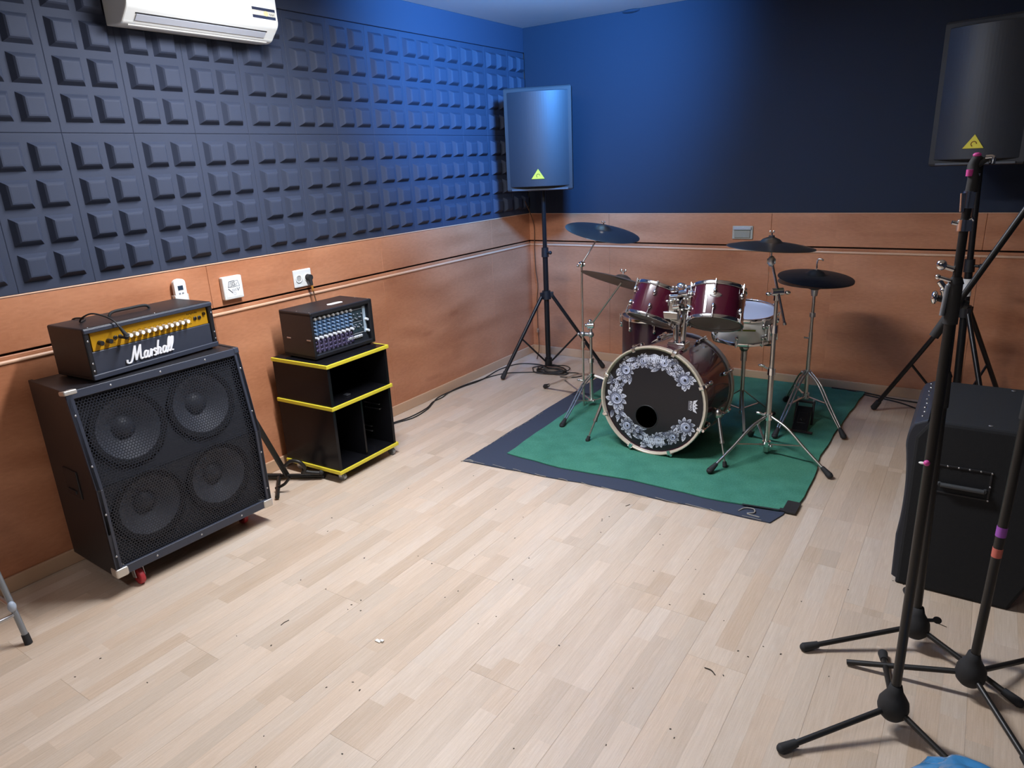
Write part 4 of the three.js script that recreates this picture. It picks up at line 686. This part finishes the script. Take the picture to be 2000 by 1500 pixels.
{ // stand with two arms, left
  const t = thing('cymbal_stand', 'chrome double armed cymbal stand left of the bass drum', 'cymbal stand', [1.13, .008, 1.08], null, 'cymbal stands'), B = V(1.13, 0, 1.08);
  mesh('pole', [tube([1.13, .040, 1.08], [1.13, .34, 1.08], .0125), tube([1.13, .32, 1.08], [1.13, .555, 1.08], .0095)], M.satin, t);
  each('sleeve', [tube([1.13, .315, 1.08], [1.13, .345, 1.08], .018), tube([1.13, .205, 1.08], [1.13, .24, 1.08], .021), tube([1.13, .036, 1.08], [1.13, .055, 1.08], .020), ball([1.118, .046, 1.10], .010), ball([1.15, .05, 1.095], .011)], M.chrome, t);
  mesh('boom_clamp', [tube([1.11, .565, 1.085], [1.15, .565, 1.075], .020, .020, 18), ball([1.128, .592, 1.085], .015), ball([1.10, .565, 1.09], .012)], M.chrome, t);
  mesh('boom_arm', tube([1.105, .535, 1.078], [1.366, .865, 1.118], .0058), M.satin, t);
  mesh('side_clamp', [tube([1.13, .505, 1.08], [1.085, .510, 1.105], .013), ball([1.13, .505, 1.08], .021), ball([1.085, .51, 1.108], .019), ball([1.06, .51, 1.118], .010)], M.nickel, t);
  mesh('second_pole', [tube([1.087, .012, 1.112], [1.087, .96, 1.112], .0072), tube([1.087, .42, 1.112], [1.087, .46, 1.112], .015), tube([1.087, .19, 1.112], [1.06, .195, 1.12], .006), ball([1.055, .196, 1.122], .009, 1.4, .8, 1)], M.satin, t);
  mesh('tilter', [ball([1.087, .965, 1.112], .019), tube([1.070, .965, 1.118], [1.108, .965, 1.104], .013), ball([1.064, .955, 1.12], .009)], M.chrome, t);
  mesh('upper_arm', tube([1.087, .965, 1.112], [1.190, 1.165, 1.025], .0045), M.satin, t);
  standLegs(t, B, [[1.146, .022, 1.515], [.640, .018, .872], [1.50, RUGY, 1.0]], .225, .050, M.satin, true);
  mesh('wing_nut', wing([1.196, 1.206, 1.019], .7), M.chrome, t); mesh('wing_nut', wing([1.374, .925, 1.110], 1.1), M.chrome, t);
}
cymbal('dark bronze crash cymbal hung highest on the left', [1.194, 1.180, 1.02], [.24, 1, .03], .236, M.cymbal, G4);
cymbal('large low ride cymbal with its underside shown beside the left tom', [1.378, .889, 1.12], [.17, 1, -.38], .262, M.cymbalDark, G4);
{ // boom stand, right front
  const t = thing('cymbal_stand', 'chrome boom cymbal stand at the right front of the kit', 'cymbal stand', [2.345, .012, 1.37], null, 'cymbal stands'), B = V(2.345, 0, 1.37);
  mesh('pole', [tube([2.345, .030, 1.37], [2.345, .50, 1.37], .0145), tube([2.345, .48, 1.37], [2.345, .73, 1.37], .0120), tube([2.345, .70, 1.37], [2.345, .88, 1.37], .0095)], M.satin, t);
  each('sleeve', [tube([2.345, .468, 1.37], [2.345, .505, 1.37], .020), tube([2.345, .695, 1.37], [2.345, .735, 1.37], .018), tube([2.345, .215, 1.37], [2.345, .250, 1.37], .021), tube([2.345, .062, 1.37], [2.345, .090, 1.37], .022), ball([2.318, .066, 1.385], .010), ball([2.372, .068, 1.385], .010), tube([2.345, .49, 1.37], [2.305, .512, 1.38], .0055), tube([2.345, .235, 1.37], [2.308, .246, 1.385], .006)], M.chrome, t);
  each('wing_nut', [ball([2.296, .517, 1.383], .012, 1.6, .6, .6), ball([2.298, .25, 1.388], .012, 1.6, .7, .6)], M.chrome, t);
  each('boom_clamp', [tube([2.345, .865, 1.37], [2.345, .90, 1.37], .016), tube([2.325, .910, 1.39], [2.372, .912, 1.36], .019, .019, 18), ball([2.312, .902, 1.40], .012, 1.3, .8, 1), ball([2.392, .905, 1.35], .012, 1.3, .8, 1)], M.chrome, t);
  mesh('boom_arm', tube([2.400, .760, 1.405], [2.308, 1.055, 1.36], .0068), M.chrome, t);
  mesh('boom_tip', tube([2.400, .760, 1.405], [2.4035, .749, 1.4065], .009), M.satin, t);
  mesh('tilter', [ball([2.305, 1.062, 1.36], .021, .9, 1.3, .9), tube([2.285, 1.062, 1.365], [2.325, 1.062, 1.355], .013), tube([2.304, 1.07, 1.36], [2.298, 1.20, 1.36], .0042)], M.nickel, t);
  mesh('felt', [tube([2.2985, 1.166, 1.36], [2.298, 1.190, 1.36], .019, .014, 16)], M.felt, t);
  mesh('wing_nut', wing([2.2985, 1.197, 1.36], .7), M.chrome, t);
  standLegs(t, B, [[2.160, RUGY, 1.755], [2.695, .018, 1.510], [2.205, RUGY, 1.165]], .235, .074, M.satin, false);
}
cymbal('thin bronze crash cymbal seen edge on above the right stand', [2.298, 1.158, 1.36], [.06, 1, -.03], .215, M.cymbal, G4);
{ // hi-hat
  const bx = 2.41, bz = .74, B = V(bx, 0, bz), t = thing('hi_hat_stand', 'chrome hi-hat stand with black foot pedal at the right of the kit', 'cymbal stand', [bx, .012, bz]);
  mesh('pole', [tube([bx, .17, bz], [bx, .56, bz], .0120), tube([bx, .54, bz], [bx, .815, bz], .0090), tube([bx, .80, bz], [bx, .985, bz], .0034)], M.satin, t);
  each('sleeve', [tube([bx, .655, bz], [bx, .680, bz], .017), tube([bx, .295, bz], [bx, .33, bz], .020), tube([bx, .15, bz], [bx, .185, bz], .021), ball([bx - .028, .315, bz + .01], .010), tube([bx, .525, bz], [bx - .035, .53, bz + .01], .005), tube([bx, .78, bz], [bx, .835, bz], .017, .024, 18)], M.nickel, t);
  mesh('top_clutch', [tube([bx + .001, .912, bz], [bx + .002, .935, bz], .013), path([[bx + .002, .94, bz], [bx, .965, bz], [bx + .006, .99, bz], [bx + .024, .992, bz], [bx + .034, .984, bz]], .0045, 16)], M.chrome, t);
  mesh('footboard', [bar([bx + .012, .115, bz + .055], [bx + .022, .020, bz + .225], .085, .010), bar([bx + .016, .090, bz + .10], [bx + .020, .048, bz + .175], .050, .014), ball([bx + .018, .062, bz + .155], .014)], M.steelBlack, t);
  mesh('pedal_frame', [bar([bx - .038, .013, bz + .075], [bx - .036, .150, bz + .030], .020, .012, V(1, 0, 0)), bar([bx + .060, .013, bz + .075], [bx + .058, .150, bz + .030], .020, .012, V(1, 0, 0)), bar([bx - .04, .140, bz + .033], [bx + .062, .140, bz + .033], .02, .012), bar([bx - .05, .018, bz + .228], [bx + .095, .018, bz + .228], .030, .008)], M.black, t);
  mesh('pedal_posts', [tube([bx - .034, .12, bz + .04], [bx - .034, .165, bz + .03], .007), tube([bx + .056, .12, bz + .04], [bx + .056, .165, bz + .03], .007)], M.nickel, t);
  standLegs(t, B, [[2.668, .018, .940], [2.332, RUGY, 1.130], [2.24, RUGY, .47]], .32, .165, M.satin, true);
}
cymbal('upper hi-hat cymbal, black from above', [2.412, .908, .742], [.09, 1, .07], .207, M.cymbalBlack, G4, { bell: .05, bow: .018 });
{ const t = thing('cymbal', 'lower hi-hat cymbal, turned upside down under the black one', 'cymbal', [2.41, .84, .742], null, G4); mesh('plate', cymbalGeo(.205, .05, .018).rotateX(Math.PI).translate(0, .024, 0), M.cymbalDark, t, { M: axisMatrix([2.41, .838, .742], [.02, 1, .02]) }); }
{ // kick pedal behind the bass drum
  const t = thing('kick_pedal', 'dark kick pedal behind the bass drum', 'pedal', [1.82, .012, 1.02]);
  mesh('frame', [bar([1.775, .013, 1.13], [1.775, .20, 1.12], .016, .010, V(1, 0, 0)), bar([1.865, .013, 1.13], [1.865, .20, 1.12], .016, .010, V(1, 0, 0)), tube([1.765, .195, 1.12], [1.875, .195, 1.12], .008), box(1.77, 1.87, .013, .022, .86, 1.15, .003)], M.steelBlack, t);
  mesh('footboard', bar([1.82, .10, 1.09], [1.82, .030, .87], .075, .010), M.steelBlack, t);
  mesh('beater', [tube([1.82, .195, 1.12], [1.82, .36, 1.055], .004), ball([1.82, .37, 1.05], .026)], M.felt, t);
}
// ================================================================ CABLES AND SMALL THINGS
{
  const y = .0045;
  const a = thing('floor_cable', 'pair of black cables running along the left wall to the corner', 'cable', [.1, 0, 1.2]);
  mesh('lead', path([[.10, y, 2.10], [.125, y, 1.93], [.165, y, 1.80], [.14, y, 1.62], [.09, y, 1.50], [.050, y, 1.40], [.042, y, 1.28], [.060, y, 1.10], [.085, y, .95], [.075, y, .80], [.055, y, .60], [.12, y, .40], [.30, y, .36], [.38, y, .40]], .0042, 120, 7), M.cable, a);
  mesh('lead', path([[.08, y, 2.10], [.105, y, 1.94], [.135, y, 1.80], [.12, y, 1.60], [.075, y, 1.48], [.075, y, 1.38], [.055, y + .004, 1.28], [.060, y + .008, 1.10], [.088, y + .008, .95], [.095, y, .83], [.16, y, .68], [.28, y, .60], [.40, y, .53]], .0042, 120, 7), M.cable, a);
  const c = thing('cable_coil', 'loose coil of black cable round the foot of the left loudspeaker stand', 'cable', [.47, 0, .47]);
  const R = mulberry(31); const g = []; for (let k = 0; k < 5; k++) { const P = [], cx = .47 + (R() - .5) * .08, cz = .47 + (R() - .5) * .08, rx = .08 + R() * .07, rz = .06 + R() * .05; for (let i = 0; i < 14; i++) { const an = i / 14 * 6.283; P.push([cx + rx * Math.cos(an) * (1 + (R() - .5) * .2), y + k * .004 + R() * .004, cz + rz * Math.sin(an) * (1 + (R() - .5) * .2)]); } g.push(path(P, .0045, 70, 6, true)); }
  mesh('loop', g, M.cable, c); mesh('free_end', path([[.56, y, .50], [.66, y, .44], [.74, y, .48], [.70, y, .55], [.60, y, .58]], .0042, 30, 6), M.cable, c);
  const d = thing('floor_cable', 'black cables along the back wall at the right stand', 'cable', [3.0, 0, .1]);
  mesh('lead', path([[2.45, .018, .05], [2.66, .012, .050], [2.80, y, .075], [2.98, y, .10], [3.12, y, .09], [3.4, y, .07]], .0048, 40, 7), M.cable, d);
  mesh('lead', path([[2.55, .018, .055], [2.70, y, .085], [2.88, y, .15], [3.02, y, .27], [3.15, y, .45], [3.28, y, .62]], .0048, 50, 7), M.cable, d);
}
{ // plastic bag at the lower right edge
  const g = new THREE.SphereGeometry(.140, 48, 32), p = g.attributes.position, R = mulberry(66), dirs = []; for (let i = 0; i < 26; i++) dirs.push([V(R() - .5, R() - .3, R() - .5).normalize(), 4 + R() * 9, R() * 6]);
  for (let i = 0; i < p.count; i++) { const v = V(p.getX(i), p.getY(i), p.getZ(i)), u = v.clone().normalize(); let k = 1; for (const [d, f, o] of dirs) k += .022 * Math.abs(Math.sin(u.dot(d) * f + o)); v.multiplyScalar(k * .84); v.y = Math.max(v.y * .82, -.095); p.setXYZ(i, v.x, v.y + .0955, v.z); }
  g.computeVertexNormals(); const t = thing('plastic_bag', 'crumpled blue plastic bag at the bottom right edge', 'bag', [3.340, 0, 3.48]);
  mesh('bag_body', g.translate(3.340, 0, 3.48), M.blueBag, t); mesh('knot', [ball([3.335, .175, 3.48], .022, 1, .8, 1), path([[3.335, .18, 3.48], [3.32, .195, 3.475], [3.30, .198, 3.49]], .009, 12)], M.blueBag, t);
}
{ // stool leg at the left edge
  const t = thing('metal_stool', 'grey metal stool leg with a rung standing at the left edge of the picture', 'stool', [.24, 0, 4.477]), c = V(.245, 0, 4.477);
  const F = [[.455, 4.262], [.455, 4.692], [.045, 4.692], [.045, 4.262]].map(f => V(f[0], .010, f[1])), T = F.map(f => V(c.x + (f.x - c.x) * .40, .60, c.z + (f.z - c.z) * .88));
  F.forEach((f, i) => { const leg = mesh('leg', tube(f, T[i], .0105), M.greySteel, t); mesh('rubber_foot', tube(f.clone().setY(.0005), f.clone().lerp(T[i], .05), .0135, .0125), M.rubber, leg); });
  for (let i = 0; i < 4; i++) { const k = i % 2 ? .24 : .19, a = F[i].clone().lerp(T[i], k), b = F[(i + 1) % 4].clone().lerp(T[(i + 1) % 4], k); mesh('rung', tube(a, b, .007), M.nickel, t); }
  mesh('hinge', ball(F[0].clone().lerp(T[0], .25).add(V(.012, 0, .004)), .014, 1, 1.5, 1), std(0xa9b4c2, .4), t);
  mesh('seat', lathe([[.0005, .602], [.15, .602], [.165, .612], [.168, .630], [.155, .645], [.0005, .648]], 40).translate(.245, 0, 4.477), M.rubber, t);
}
{ // litter on the floor
  const bit = (name, label, cat, x, z, geo, mat) => { const m = mesh(name, geo.translate(x, 0, z), mat, null); tag(m, label, cat); };
  bit('paper_scrap', 'small white paper scrap lying on the floor boards', 'litter', 1.579, 3.60, mergeGeometries([clean(box(-.014, .010, .0004, .004, -.006, .006, .001)), clean(box(.004, .018, .0004, .007, -.010, -.001, .001))]), M.paper);
  bit('wood_splinter', 'dark splinter near the microphone stands, the larger one', 'litter', 2.63, 3.16, path([[-.022, .0022, -.004], [0, .0032, -.002], [.018, .0022, .012]], .0018, 12, 5).scale(1, 1, 1), M.chip);
  bit('wood_splinter', 'thin dark splinter on the floor in front of the guitar cabinet', 'litter', 1.192, 3.70, path([[.004, .0016, -.018], [0, .0018, 0], [.002, .0016, .018]], .0013, 10, 5), M.chip);
  bit('wood_splinter', 'short dark splinter behind the microphone stand hub', 'litter', 3.235, 2.54, path([[-.018, .0016, -.004], [0, .002, 0], [.018, .0016, .005]], .0014, 10, 5), M.chip);
  bit('wood_splinter', 'tiny dark sliver lying just in front of the dark mat', 'litter', 1.925, 2.25, path([[-.006, .0016, .012], [0, .002, 0], [.006, .0016, -.012]], .0014, 10, 5), M.chip);
  const R = mulberry(404); const cr = []; for (let i = 0; i < 90; i++) { const x = .7 + R() * 2.5, z = 2.3 + R() * 2.0; cr.push(box(-.5, .5, 0, .5, -.5, .5).scale(.002 + R() * .005, .0025, .002 + R() * .003).rotateY(R() * 3).translate(x, .0003, z)); }
  const c = mesh('floor_crumbs', cr, M.chip, null); c.userData.kind = 'stuff'; tag(c, 'scattered dark crumbs on the floor boards', 'litter');
}
renderer.render(scene, camera);
